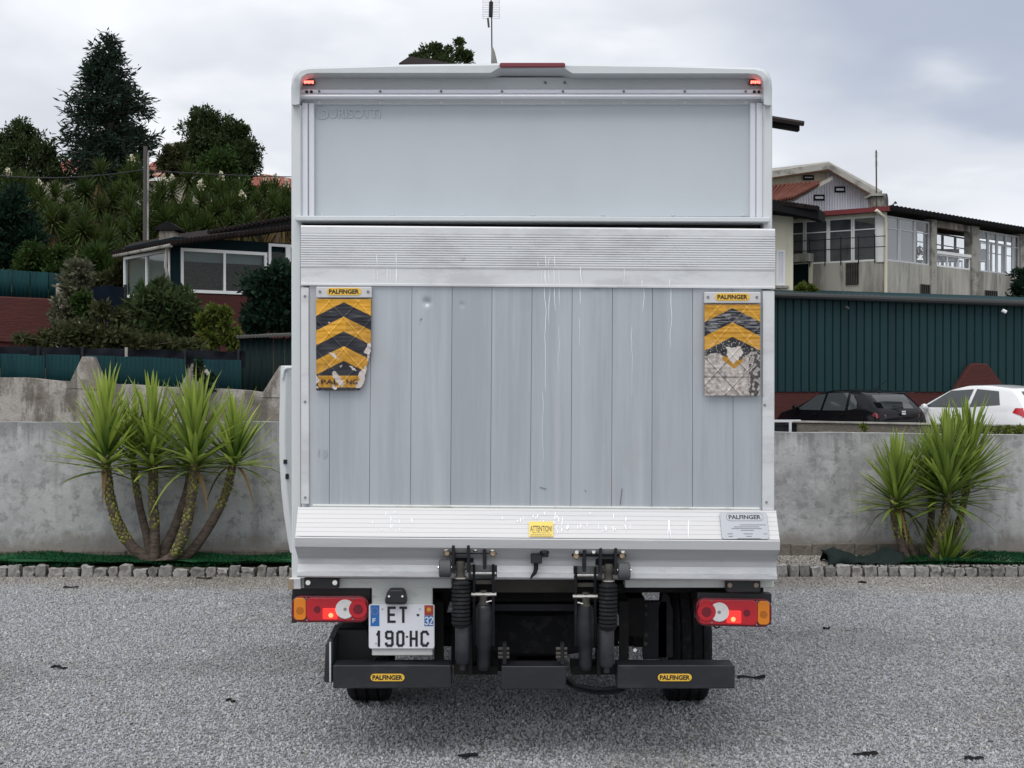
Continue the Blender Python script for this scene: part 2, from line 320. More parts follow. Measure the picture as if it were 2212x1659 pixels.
m_lilac = M('white_ribbed_sheet', (0.70, 0.70, 0.77), 0.6, objr=0.05, layers=[((0.5, 0.5, 0.56), 2, (1, 1, .3), .5, .7, .5)])
m_soffit = M('peach_soffit', (0.55, 0.33, 0.26), 0.8)
m_fascia = M('weathered_concrete_edge', (0.36, 0.35, 0.32), 0.9, layers=[((0.14, 0.13, 0.12), 2.5, U, .45, .62, .8)], coord='World')
m_tile = M('clay_tile', (0.10, 0.034, 0.024), 0.8, layers=[((0.13, 0.055, 0.04), 2.5, U, .45, .65, .7)], objr=0.2, coord='World')
m_tiler = M('bright_clay_tile', (0.27, 0.09, 0.065), 0.8, layers=[((0.20, 0.075, 0.055), 2, U, .45, .65, .7)], coord='World')
m_droof = M('dark_roofing', (0.012, 0.012, 0.013), 0.9, spec=.08, layers=[((0.03, 0.026, 0.022), 3, U, .55, .7, .6)], coord='World')
m_rooft = M('mossy_dark_tile', (0.018, 0.014, 0.014), 0.9, spec=.08, layers=[((0.06, 0.033, 0.026), 6, U, .55, .7, .5)], objr=0.2, coord='World')
m_frame = M('white_window_frame', (0.78, 0.79, 0.80), 0.4)
m_framed = M('grey_window_frame', (0.55, 0.57, 0.60), 0.45)
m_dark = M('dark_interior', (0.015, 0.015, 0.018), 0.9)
m_dfas = M('dark_green_fascia', (0.004, 0.014, 0.018), 0.8, spec=.1)
m_blind = M('grey_blind', (0.36, 0.37, 0.36), 0.9)
m_gl_dark = M('dark_glass', (0.01, 0.012, 0.014), 0.04, spec=0.8)
m_gl_room = M('veranda_glass', (0.085, 0.09, 0.10), 0.04, spec=1.0, layers=[((0.04, 0.042, 0.05), 0.8, U, .45, .6, .8)])
m_gl_lite = M('pale_veranda_glass', (0.26, 0.27, 0.28), 0.06, spec=0.8)
g_clear = glassmat('clear_glass', (0.95, 0.96, 0.97), 0.03)
m_bark = M('bark', (0.10, 0.08, 0.06), 0.9, bump=[(12, .8, .03, (1, 1, .3))])
def fol(name, col, isl=0.45, hue=0.02, tr=0.35):
    m = M(name, col, 0.6, spec=0.14, island=isl, hue=hue); t = m.node_tree
    b = t.nodes['Principled BSDF']; o = [n for n in t.nodes if n.type == 'OUTPUT_MATERIAL'][0]
    tl = N(t, 'ShaderNodeBsdfTranslucent'); cs = b.inputs['Base Color'].links[0].from_socket; t.links.new(cs, tl.inputs[0])
    mx = N(t, 'ShaderNodeMixShader'); mx.inputs[0].default_value = tr
    t.links.new(b.outputs[0], mx.inputs[1]); t.links.new(tl.outputs[0], mx.inputs[2]); t.links.new(mx.outputs[0], o.inputs[0]); return m
m_con = fol('conifer_needles', (0.024, 0.042, 0.030)); m_lf1 = fol('dark_leaves', (0.046, 0.070, 0.026), hue=0.03); m_lf2 = fol('green_leaves', (0.035, 0.065, 0.015), hue=0.03)
m_lf3 = fol('olive_leaves', (0.055, 0.062, 0.025), hue=0.04); m_lf4 = fol('yellow_leaves', (0.10, 0.13, 0.025), hue=0.03); m_lf5 = fol('blue_green_hedge', (0.013, 0.033, 0.02)); m_lf6 = fol('grey_vine_leaves', (0.13, 0.135, 0.085), hue=0.04)
m_yu = fol('hill_yucca_leaf', (0.050, 0.078, 0.020), 0.5, 0.02, 0.3); m_dry = fol('dry_skirt', (0.16, 0.11, 0.05), 0.4)
m_flow = M('cream_flowers', (0.62, 0.59, 0.44), 0.8)
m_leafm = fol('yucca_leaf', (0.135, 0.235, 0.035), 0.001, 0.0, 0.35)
t_ = m_leafm.node_tree; b_ = t_.nodes['Principled BSDF']; oi = N(t_, 'ShaderNodeObjectInfo'); sp_ = N(t_, 'ShaderNodeSeparateXYZ'); tcc = N(t_, 'ShaderNodeTexCoord')
t_.links.new(tcc.outputs['Object'], sp_.inputs[0])
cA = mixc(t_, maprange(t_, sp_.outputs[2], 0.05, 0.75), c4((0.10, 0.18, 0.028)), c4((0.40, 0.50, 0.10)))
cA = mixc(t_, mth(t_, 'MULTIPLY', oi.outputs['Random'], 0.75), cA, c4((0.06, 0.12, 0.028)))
for l in list(t_.links):
    if l.to_socket == b_.inputs['Base Color']: t_.links.remove(l)
t_.links.new(cA, b_.inputs['Base Color'])
for n_ in t_.nodes:
    if n_.type == 'BSDF_TRANSLUCENT': t_.links.new(cA, n_.inputs[0])
b_.inputs['Roughness'].default_value = 0.4
m_stem = M('yucca_bark', (0.15, 0.115, 0.095), 0.9, layers=[((0.07, 0.055, 0.048), 14, (1, 1, 2.5), .45, .6, .8), ((0.24, 0.20, 0.17), 30, (1, 1, 3), .58, .7, .5)], bump=[(40, 1, .015, (1, 1, 2)), (12, .6, .02, (1, 1, 3))])
m_scar = M('green_leaf_scar', (0.23, 0.235, 0.05), 0.7, layers=[((0.12, 0.10, 0.03), 40, U, .45, .65, .6)], island=0.35)
m_turf = M('artificial_turf', (0.012, 0.085, 0.03), 0.9, island=0.35, layers=[((0.006, 0.04, 0.018), 6, U, .45, .65, .8)], bump=[(200, .6, .01, U)])
m_turfb = M('turf_backing', (0.009, 0.018, 0.016), 0.8)
m_gran = M('granite_cobble', (0.27, 0.265, 0.26), 0.9, layers=[((0.13, 0.12, 0.11), 18, U, .42, .60, .8), ((0.30, 0.20, 0.15), 5, U, .54, .68, .6), ((0.42, 0.41, 0.40), 30, U, .58, .7, .6)], bump=[(30, .7, .01, U)], objr=0.3)
m_net = M('shade_net', (0.011, 0.013, 0.018), 0.9, spec=.08, layers=[((0.04, 0.043, 0.05), 6, (2, 1, .7), .58, .7, .5)], bump=[(6, .5, .03, (1, 1, .5))])
m_navy = M('navy_tarp', (0.006, 0.010, 0.018), 0.9, spec=.06)
m_pole = M('grey_pole', (0.085, 0.083, 0.08), 0.8)
m_wire = M('cable', (0.03, 0.03, 0.04), 0.6)
m_carb = M('black_car_paint', (0.004, 0.004, 0.006), 0.15, coat=0.08, spec=0.25)
m_carw = M('white_car_paint', (0.78, 0.79, 0.81), 0.25, coat=0.8)
m_tyre = M('car_tyre', (0.02, 0.02, 0.02), 0.85); m_rim = M('alloy_rim', (0.5, 0.5, 0.52), 0.35, metal=0.8)
m_cabin = M('car_glass', (0.05, 0.058, 0.062), 0.04, spec=0.7)  # base colour lifted to stand in for reflected light
m_chr = M('silver_badge', (0.7, 0.7, 0.72), 0.2, metal=0.8)
m_scrap = M('black_scrap', (0.012, 0.011, 0.012), 0.8)
m_dkrib = M('rear_cluster_dark', (0.20, 0.03, 0.04), 0.12, coat=0.8)
# ================================================================== GROUND
def hz(x, y):   # height of the hillside behind the yard
    def lerp(t, tab):
        for (a, b), (c, d) in zip(tab, tab[1:]):
            if t <= c:
                k = max(0, (t - a) / (c - a)); k = k * k * (3 - 2 * k) if False else k; return b + (d - b) * k
        return tab[-1][1]
    L = lerp(y, [(15.9, 0.0), (16.6, .95), (19, 1.2), (24, 1.7), (27, 2.5), (31, 3.2), (36, 4.2), (44, 6.3), (54, 8.0), (80, 9.3), (160, 10), (700, 12)])
    Rr = lerp(y, [(38.3, -0.3), (39.2, 3.2), (44, 3.9), (60, 5.0), (90, 7), (160, 8), (700, 12)])
    k = min(1, max(0, (x + 3.5) / 7)); k = k * k * (3 - 2 * k)
    return L * (1 - k) + Rr * k + nz3(x * .3, y * .3) * 0.15 * min(1, max(0, (y - 20) / 6))
MB().add([(-500, -200, 0), (500, -200, 0), (500, 1200, 0), (-500, 1200, 0)], [(0, 1, 2, 3)]).build('ground', m_ground, kind='structure', label='grey gravel yard around the truck')
xs = sorted(set([i * 1.0 for i in range(-40, 41)] + [-600, -300, -150, -90, -60, 60, 90, 150, 300, 600])); ys = [15.9, 16.25, 16.6] + [17 + i * 1.0 for i in range(0, 60)] + [80, 90, 110, 160, 250, 400, 700]
v = [(x, y, hz(x, y) - 0.02) for y in ys for x in xs]; n = len(xs)
f = [(j * n + i, j * n + i + 1, (j + 1) * n + i + 1, (j + 1) * n + i) for j in range(len(ys) - 1) for i in range(n - 1)]
npmesh('hillside', v, f, m_soil, smooth=True)['kind'] = 'structure'

# loose gravel: angular chips spread over the yard
def gravel_nodes(name, dens, smin, smax, mat):
    g = bpy.data.node_groups.new(name, 'GeometryNodeTree')
    g.interface.new_socket('Geometry', in_out='INPUT', socket_type='NodeSocketGeometry'); g.interface.new_socket('Geometry', in_out='OUTPUT', socket_type='NodeSocketGeometry')
    a = g.nodes.new('NodeGroupInput'); o = g.nodes.new('NodeGroupOutput')
    d = g.nodes.new('GeometryNodeDistributePointsOnFaces'); d.inputs['Density'].default_value = dens
    ic = g.nodes.new('GeometryNodeMeshIcoSphere'); ic.inputs['Radius'].default_value = 1; ic.inputs['Subdivisions'].default_value = 1
    sm = g.nodes.new('GeometryNodeSetMaterial'); sm.inputs['Material'].default_value = mat
    ins = g.nodes.new('GeometryNodeInstanceOnPoints')
    r = g.nodes.new('FunctionNodeRandomValue'); r.data_type = 'FLOAT_VECTOR'; r.inputs[0].default_value = (0, 0, 0); r.inputs[1].default_value = (6.28, 6.28, 6.28)
    s = g.nodes.new('FunctionNodeRandomValue'); s.data_type = 'FLOAT_VECTOR'; s.inputs[0].default_value = (smin, smin * .8, smin * .42); s.inputs[1].default_value = (smax, smax * .8, smax * .5); s.inputs['Seed'].default_value = 5
    L = g.links.new
    L(a.outputs[0], d.inputs['Mesh']); L(d.outputs['Points'], ins.inputs['Points']); L(ic.outputs['Mesh'], sm.inputs['Geometry']); L(sm.outputs[0], ins.inputs['Instance'])
    L(r.outputs[0], ins.inputs['Rotation']); L(s.outputs[0], ins.inputs['Scale']); L(ins.outputs[0], o.inputs[0]); return g
m_chip = bpy.data.materials.new('gravel_chip'); m_chip.use_nodes = True; t = m_chip.node_tree; b = t.nodes['Principled BSDF']; b.inputs['Roughness'].default_value = 0.8
oi = N(t, 'ShaderNodeObjectInfo'); cr = N(t, 'ShaderNodeValToRGB'); t.links.new(oi.outputs['Random'], cr.inputs[0])
els = [(0, (.17, .175, .185)), (.12, (.26, .265, .28)), (.5, (.355, .368, .392)), (.86, (.42, .435, .46)), (.95, (.47, .47, .48)), (.975, (.40, .37, .31)), (1, (.66, .66, .65))]
while len(cr.color_ramp.elements) < len(els): cr.color_ramp.elements.new(0.5)
for e, (p, c) in zip(cr.color_ramp.elements, els): e.position = p; e.color = c4(c)
gp = N(t, 'ShaderNodeNewGeometry'); sp = N(t, 'ShaderNodeSeparateXYZ'); t.links.new(gp.outputs['Position'], sp.inputs[0])
nn = N(t, 'ShaderNodeTexNoise'); nn.inputs['Scale'].default_value = 0.8; nn.inputs['Detail'].default_value = 4; t.links.new(gp.outputs['Position'], nn.inputs['Vector'])
warm = mth(t, 'ADD', maprange(t, mth(t, 'ADD', sp.outputs[1], mth(t, 'MULTIPLY', nn.outputs[0], 1.5)), 11.9, 13.0), mth(t, 'MULTIPLY', maprange(t, nn.outputs[0], .56, .72), .35), clamp=True)
col = mixc(t, mth(t, 'MULTIPLY', warm, 0.75), cr.outputs[0], c4((.86, .76, .62)), 'MULTIPLY')
n2_ = N(t, 'ShaderNodeTexNoise'); n2_.inputs['Scale'].default_value = 0.45; n2_.inputs['Detail'].default_value = 5; t.links.new(gp.outputs['Position'], n2_.inputs['Vector'])
col = mixc(t, mth(t, 'MULTIPLY', maprange(t, n2_.outputs[0], .49, .62), 0.7), col, c4((.66, .64, .61)), 'MULTIPLY')
t.links.new(col, b.inputs['Base Color'])
def patch(name, x0, x1, y0, y1, z, dens, smin, smax):
    nx, ny = 24, 16
    v = [(x0 + (x1 - x0) * i / nx, y0 + (y1 - y0) * j / ny, z) for j in range(ny + 1) for i in range(nx + 1)]
    f = [(j * (nx + 1) + i, j * (nx + 1) + i + 1, (j + 1) * (nx + 1) + i + 1, (j + 1) * (nx + 1) + i) for j in range(ny) for i in range(nx)]
    o = npmesh(name, v, f, m_chip); o['kind'] = 'stuff'; o['label'] = 'loose grey crushed stone covering the yard'
    md = o.modifiers.new('chips', 'NODES'); md.node_group = gravel_nodes(name + '_nodes', dens, smin, smax, m_chip); return o
patch('gravel', -6.4, 6.4, 5.2, 12.42, 0.004, 4300, 0.0045, 0.0108)
patch('coarse_gravel', -6.4, 6.4, 5.2, 12.42, 0.006, 60, 0.009, 0.018)
patch('planting_strip_gravel', 2.2, 6.6, 12.52, 13.3, 0.085, 2600, 0.006, 0.015)['label'] = 'pale crushed stone in the strip behind the kerb'
MB().box(-7, 7, 12.52, 13.3, -0.1, 0.07).build('planting_strip', m_soil, kind='structure')

# ================================================================== YARD WALL
def wavy_wall(name, x0, x1, y, th, ztop, z0, mat, label, step=0.15, amp=0.008, parent=None, tex=0.006):
    n = int((x1 - x0) / step); nz_ = 14; V, Fc = [], []
    for j in range(nz_ + 1):
        for i in range(n + 1):
            x = x0 + (x1 - x0) * i / n; zt = ztop(x) + nz3(x * 4, 3.3) * amp; z = z0 + (zt - z0) * j / nz_
            V.append((x, y + nz3(x * 1.3, z * 1.7, 4) * tex, z))
    for j in range(nz_):
        for i in range(n): a = j * (n + 1) + i; Fc.append((a, a + 1, a + n + 2, a + n + 1))
    k = len(V); top = nz_ * (n + 1)
    for i in range(n + 1):
        x = x0 + (x1 - x0) * i / n; V.append((x, y + th, ztop(x) + nz3(x * 4, 3.3) * amp)); V.append((x, y + th, z0))
    for i in range(n):
        Fc.append((top + i, top + i + 1, k + 2 * (i + 1), k + 2 * i)); Fc.append((k + 2 * i, k + 2 * i + 2, k + 2 * i + 3, k + 2 * i + 1))
    Fc.append((0, top, k, k + 1)); Fc.append((n, k + 2 * n + 1, k + 2 * n, top + n))
    V = [tuple(p) for p in V]; mb = MB(); mb.add(V, Fc); return mb.build(name, mat, parent, smooth=30)
yw = thing('yard_wall', 'long grey cement rendered boundary wall behind the kerb', 'wall', (0, 13.3, 0))
def ytop(x): return 1.33 - 0.02 * min(1, max(0, (x + 2) / 3)) * 1 - max(0, x - 0) * 0.012 - (0.045 if x > 0.5 else 0)
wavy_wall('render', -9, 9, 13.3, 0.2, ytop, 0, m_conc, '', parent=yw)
mb = MB()
for i in range(90):
    x = -9 + i * 0.2; h_ = 0.135 + nz3(x * 2.1, 8) * 0.05 + (0.07 if 2.1 < x < 4.0 else 0); mb.box(x, x + 0.2, 13.25 - nz3(x * 3) * .02, 13.294, 0.0, h_)
mb.build('footing', m_footing, yw, bevel=0.01)
rw = thing('retaining_wall', 'stained rough concrete wall with broken upright stubs above the yard wall', 'wall', (0, 16, 0))
def rtop(x): return Z(815 + (x - X(0, 16)) * 192 * 0.055, 16)
wavy_wall('wall_face', -9.5, 0.5, 16, 0.25, rtop, 0, m_concc, '', parent=rw, amp=0.018, tex=0.015)
for pts in ([(143, 830), (176, 770), (192, 770), (222, 833)], [(378, 843), (404, 805), (413, 785), (430, 788), (446, 812), (462, 848)], [(560, 850), (603, 790), (640, 788), (640, 850)]):
    q = [(X(a, 15.96), Z(b + 8 * (b > 825), 15.96)) for a, b in pts]; pass
    MB().prism(q, 15.99, 16.24).build('buttress_stub', m_concc, rw)
# kerb of granite setts
kb = thing('kerb', 'row of rough granite setts edging the gravel', None, (0, 12.47, 0), kind='structure')
setts = []
for k in range(9):
    mb = MB(); w_, d_, h_ = 0.09, 0.09, 0.105
    V = []
    bm = bmesh.new(); bmesh.ops.create_cube(bm, size=1); bmesh.ops.subdivide_edges(bm, edges=bm.edges, cuts=2, use_grid_fill=True)
    for vv in bm.verts:
        c = vv.co.copy(); c *= 1 - 0.10 * max(0, c.length - 0.62) / 0.25
        c += Vector((nz3(c.x * 2.3 + k * 5, c.y * 2.3, c.z * 2.3), nz3(c.x * 2.3, c.y * 2.3 + k * 7 + 20, c.z * 2.3), nz3(c.x * 2, c.y * 2, c.z * 2.3 + k * 3 + 40))) * 0.2
        vv.co = Vector((c.x * w_, c.y * d_, c.z * h_ + h_ / 2 - .01))
    me = bpy.data.meshes.new('cobble'); bm.to_mesh(me); bm.free(); me.materials.append(m_gran); setts.append(me)
    me.polygons.foreach_set('use_smooth', [True] * len(me.polygons)); me.set_sharp_from_angle(angle=R(28))
x = -6.0
while x < 6.2:
    o = bpy.data.objects.new('cobble', rnd.choice(setts)); C.objects.link(o); o.parent = kb; s_ = rnd.uniform(.85, 1.5)
    ww = 0.094 * s_; o.location = (x + ww / 2, rnd.uniform(-.012, .012), rnd.uniform(-.012, .006)); o.scale = (s_ * .96, rnd.uniform(.9, 1.1), rnd.uniform(.8, 1.15)); o.rotation_euler = (rnd.uniform(-.06, .06), rnd.uniform(-.05, .05), rnd.choice([0, math.pi]) + rnd.uniform(-.06, .06))
    x += ww + rnd.uniform(.002, .012)
# artificial turf strips with short blades
def turf(x0, x1, label):
    n = int((x1 - x0) / 0.06); V, Fc = [], []
    for j in range(9):
        for i in range(n + 1):
            xx = x0 + (x1 - x0) * i / n; yy = 12.55 + 0.72 * j / 8
            V.append((xx, yy + nz3(xx * 3, j * .1, 7) * .02 * (j in (0, 8)), 0.085 + abs(nz3(xx * 2.2, yy * 3)) * 0.035 + (0.03 if j == 0 else 0)))
    for j in range(8):
        for i in range(n): a = j * (n + 1) + i; Fc.append((a, a + 1, a + n + 2, a + n + 1))
    vv, ff = np.array(V), np.array(Fc); k = 16000
    sx = x0 + (x1 - x0) * rng.random(k); sy = 12.55 + 0.70 * rng.random(k); cen = np.stack([sx, sy, np.full(k, .095) + 0.02 * np.sin(sx * 5 + sy * 7) ], 1)
    a, b = leaves_np(cen, 0.03, 0.007, jit=0.5, dirs=np.tile([[0, -.2, 1.0]], (k, 1)))
    o = npmesh('artificial_grass', np.vstack([vv, a]), np.vstack([ff, b + len(vv)]), m_turf); tag(o, label, None, None, 'stuff')
turf(-6.2, -1.9, 'green artificial grass strip on the left between wall and kerb'); turf(3.45, 6.4, 'green artificial grass strip on the right between wall and kerb')
# crumpled offcut of turf lying on the strip
n, mrow = 26, 10; V, Fc = [], []
for j in range(mrow + 1):
    for i in range(n + 1):
        u, q = i / n, j / mrow; a = X(1778, 12.75) + (X(1945, 12.75) - X(1778, 12.75)) * u
        fold = math.sin(u * 7.5 + q * 2) * 0.5 + 0.5
        zz_ = 0.10 + 0.15 * math.sin(math.pi * min(1, q * 1.05)) * (0.2 + .8 * fold) * (0.55 + 0.45 * math.sin(math.pi * (0.12 + u * 0.8))) + nz3(u * 9, q * 6, 2) * 0.045
        V.append((a + nz3(q * 3, u * 4) * 0.03, 12.56 + 0.33 * q + nz3(u * 5, q * 3, 9) * 0.05, zz_))
for j in range(mrow):
    for i in range(n): a = j * (n + 1) + i; Fc.append((a, a + 1, a + n + 2, a + n + 1))
mb = MB(); mb.add(V, Fc); o = mb.build('turf_offcut', m_turfb, smooth=60, label='crumpled dark offcut of artificial turf lying behind the kerb', cat='turf offcut')
sdm = o.modifiers.new('thick', 'SOLIDIFY'); sdm.thickness = 0.012
# dark scraps on the gravel
for i, (a, b, L_, lab) in enumerate([(127, 1447, .11, 'black curled scrap on gravel far left of the truck'), (497, 1520, .05, 'small black scrap lying just left of the rear wheel'), (152, 1273, .12, 'flat grey black scrap near the kerb at left'), (440, 1253, .14, 'dark scrap against the kerb below the left yucca'),
        (1862, 1262, .07, 'black scrap beside the kerb on the right'), (1622, 1470, .16, 'long thin black strip on gravel beside the right bumper'), (1870, 1635, .12, 'black strip low on the right of the yard'), (2105, 1645, .09, 'black scrap at the lower right corner'), (1785, 1362, .05, 'tiny black scrap at mid right of the gravel'), (1010, 1640, .09, 'black scrap in front of the truck on the near gravel')]):
    d = CH * F / (b - HY); c = P(a, b, d); mb = MB(); k = 7
    V, Fc = [], []
    for j in range(k + 1):
        u0 = (j / k - .5) * L_; hh = .012 + .03 * abs(nz3(j * .55, i * 3.1)); w_ = (.006 + .022 * abs(nz3(j * .6, i + 5))) * (.35 if j in (0, k) else 1); yo = nz3(j * .25, i) * .06
        V += [(c.x + u0, d - w_ + yo, .012), (c.x + u0 + .005, d + yo, hh), (c.x + u0, d + w_ + yo, .012 + hh * .4)]
    for j in range(k): a = 3 * j; Fc += [(a, a + 3, a + 4, a + 1), (a + 1, a + 4, a + 5, a + 2)]
    mb.add(V, Fc)
    o = mb.build('scrap', m_scrap, label=lab, cat='scrap', group='dark scraps on the gravel'); o.modifiers.new('t', 'SOLIDIFY').thickness = .004

# ================================================================== TRUCK
T = thing('box_truck', 'white box truck with folded aluminium tail lift seen from behind', 'truck', (X(1150, 6.6), 6.6, 0))
def mir(px): return 2297 - px
# --- header shell
cols = [((629, 225), (647, 225), (650, 225)), ((629, 190), (648, 190), (652, 192)), ((630.5, 172), (649, 176), (655, 183)), ((635, 158), (653, 166), (661, 175)), ((645, 149), (663, 159.5), (671, 171.5)), ((660, 145), (680, 158), (686, 170)),
        ((860, 139.5), (860, 158), (860, 170)), ((1060, 137), (1060, 158), (1062, 170)), ((1078, 136.5), (1080, 146), (1084, 164))]
full = cols + [tuple((mir(a), b + 1) for a, b in c) for c in reversed(cols)]
mb = MB(); V = []
for o_, i1, i2 in full:
    yb = 6.50 if o_[1] < 180 else 6.52
    V += [(X(o_[0], 6.52), 6.80, Z(o_[1], 6.52)), (X(o_[0], 6.52), 6.53, Z(o_[1], 6.52)), (X(o_[0] + (6 if o_[0] < 700 else (-6 if o_[0] > 1600 else 0)), 6.5), yb, Z(o_[1] + (5 if o_[1] < 170 else 0), 6.5)), (X(i1[0], yb), yb, Z(i1[1], yb)), (X(i2[0], 6.62), 6.62, Z(i2[1], 6.62)), (X(i2[0], 6.62), 6.80, Z(i2[1], 6.62))]
for i in range(len(full) - 1):
    for k in range(5): a = i * 6 + k; mb_f = (a, a + 6, a + 7, a + 1); mb.f.append(mb_f); mb.m.append(0)
mb.v = V; mb.f += [(0, 1, 2, 3, 4, 5), tuple(range(len(V) - 1, len(V) - 7, -1))]; mb.m += [0, 0]
mb.build('header', m_header, T, smooth=42)
MB().pbox(640, 168, 1657, 226, 6.625, 6.66).build('header_panel', m_header, T)
hl = MB().prism(rrect(X(1079, 6.49), X(1221, 6.49), Z(146, 6.49), Z(136.5, 6.49), .009), 6.485, 6.52).build('brake_light', m_redd, T, bevel=.003)
for cx in (666.5, 1631):
    o = MB().prism(rrect(X(cx - 14.5, 6.6), X(cx + 14.5, 6.6), Z(184, 6.6), Z(172.5, 6.6), .0118), 6.60, 6.63).build('marker_light', m_redd, T, bevel=.004)
    mb = MB()
    for k in range(5): mb.box(X(cx - 9 + k * 4.2, 6.59), X(cx - 6.2 + k * 4.2, 6.59), 6.594, 6.60, Z(180.5 - (k % 2), 6.59), Z(174.5, 6.59))
    mb.build('led_cluster', m_led, o)
# --- box body, posts and shutter
bx0, bx1 = X(631, 6.6), X(1667, 6.6); ztop_, zbot = Z(150, 6.6), Z(1262, 6.6)
mb = MB(); mb.prism([(bx0 + .006, zbot), (bx1 - .006, zbot), (bx1 - .006, ztop_ - .06), (bx1 - .03, ztop_ - .02), (bx1 - .09, ztop_), (bx0 + .09, ztop_), (bx0 + .03, ztop_ - .02), (bx0 + .006, ztop_ - .06)], 6.72, 10.4)
mb.build('cargo_body', m_white, T, bevel=.01)
for a, c in ((629.5, 651), (1649, 1668)): MB().pbox(a, 225, c, 1262, 6.58, 6.73).build('corner_post', m_white, T, bevel=.006)
for a, c in ((652, 665), (1634, 1648)): MB().pbox(a, 222, c, 470, 6.60, 6.66).build('shutter_rail', m_anod, T, bevel=.003)
for a, c in ((666.5, 679), (1620, 1632.5)): MB().pbox(a, 222, c, 470, 6.615, 6.66).build('shutter_rail', m_anod, T, bevel=.003)
sh = MB().pbox(679, 227, 1620.5, 468, 6.64, 6.68).build('shutter_panel', m_shutter, T)
MB().pbox(679, 218, 1620, 226.5, 6.628, 6.66).build('shutter_trim', m_anod, T, bevel=.002)
MB().pbox(650, 193.5, 1650, 202.5, 6.60, 6.63).build('rain_rail', m_anod, T, bevel=.002)
z_ = Z(208.5, 6.57); r_ = X(5.6, 6.57) - X(0, 6.57)
MB().tube([(X(645, 6.57), 6.575, z_), (X(1652, 6.57), 6.575, z_)], r_, 16).build('roller_bar', m_anod, T, smooth=40)
for px in (646, 1651): MB().pbox(px - 3, 196, px + 3, 216, 6.55, 6.62).build('bar_end_cap', m_header, T, bevel=.004)
for px in (668, 1634):
    for q in (-5, 5): MB().tube([P(px + q, 199, 6.6), P(px + q, 199, 6.594)], .0075, 10).build('screw', m_blk, T)
for i in range(8):
    px = 690 + i * 131.5
    for py, dd in ((198, 6.6), (222, 6.628)): MB().tube([P(px, py, dd), P(px, py, dd - .005)], .006, 8).build('rivet', m_fine if py < 200 else m_anod, T)
for i in range(7):
    MB().tube([P(696 + i * 151.6, 463.5, 6.64), P(696 + i * 151.6, 463.5, 6.634)], .006, 8).build('rivet', m_anod, T)
for px in (1178, 1220): MB().tube([P(px, 179, 6.625), P(px, 179, 6.619)], .007, 8).build('rivet', m_fine, T)
lc = Z(246, 6.64)
text('URISOTTI', X(767, 6.64), lc, 6.6395, X(822, 6.64) - X(712, 6.64), .042, m_shutter, sh, .012, embossed=.0055, name='embossed_lettering')
text('D', X(702, 6.64), lc - .002, 6.6395, .036, .046, m_shutter, sh, .02, embossed=.0055, name='embossed_lettering')
arc = [(X(703, 6.64) + .036 * math.cos(R(a)) - .006, 6.638, lc + .036 * math.sin(R(a)) + .004) for a in range(75, 250, 15)]
MB().tube(arc, .0028, 6).build('embossed_ring', m_shutter, sh)
MB().pbox(637, 466, 1664, 477, 6.52, 6.66, sk=lambda p: (p - 637) * .003).build('door_ledge', m_header, T, bevel=.004)
MB().pbox(651, 477.5, 1649, 500, 6.66, 6.68).build('shadow_gap_panel', m_blk, T)
# --- tail lift platform
def sk(px): return (px - 650) * .0073
PF = MB().pbox(652, 500, 1668, 1240, 6.50, 6.57, sk=sk).build('lift_platform', m_aluw, T)
def profile(name, px0, px1, prof, mat, parent, x0b=None, x1b=None, smooth=None):
    # a section drawn as (picture y, depth) swept along x with the slight tilt of the platform
    mb = MB(); xa, xb = X(px0, 6.45), X(px1, 6.45); n = len(prof); sh_ = X(px1, 6.45) - xa
    tilt = sh_ * .0073; V = []
    for xx, dz in ((xa, sk(px0) * 6.45 / F), (xb, sk(px1) * 6.45 / F)):
        V += [(xx, d, Z(y, d) - dz) for y, d in prof]
    mb.add(V, [tuple(range(n)), tuple(range(2 * n - 1, n - 1, -1))] + [(i, n + i, n + (i + 1) % n, (i + 1) % n) for i in range(n)])
    return mb.build(name, mat, parent, smooth=smooth)
pr = [(487, 6.50), (487, 6.455), (490, 6.449), (503, 6.449)]
y = 504.5
for i in range(14): pr += [(y, 6.452), (y + .8, 6.452), (y + 1.1, 6.447), (y + 4.3, 6.4465), (y + 4.7, 6.4495)]; y += 5.05
pr += [(577, 6.449), (579, 6.452), (611, 6.452), (612, 6.446), (616, 6.446), (617, 6.455), (620, 6.50)]
profile('ribbed_edge', 650, 1674, pr, m_aluw, PF)
cut_t = [668, 713.5, 802, 890, 977, 1063, 1149.5, 1236, 1323, 1409.5, 1496, 1583, 1646]; cut_b = [668, 711, 797.5, 886, 973, 1059, 1145, 1233, 1321, 1408, 1496, 1584, 1646]
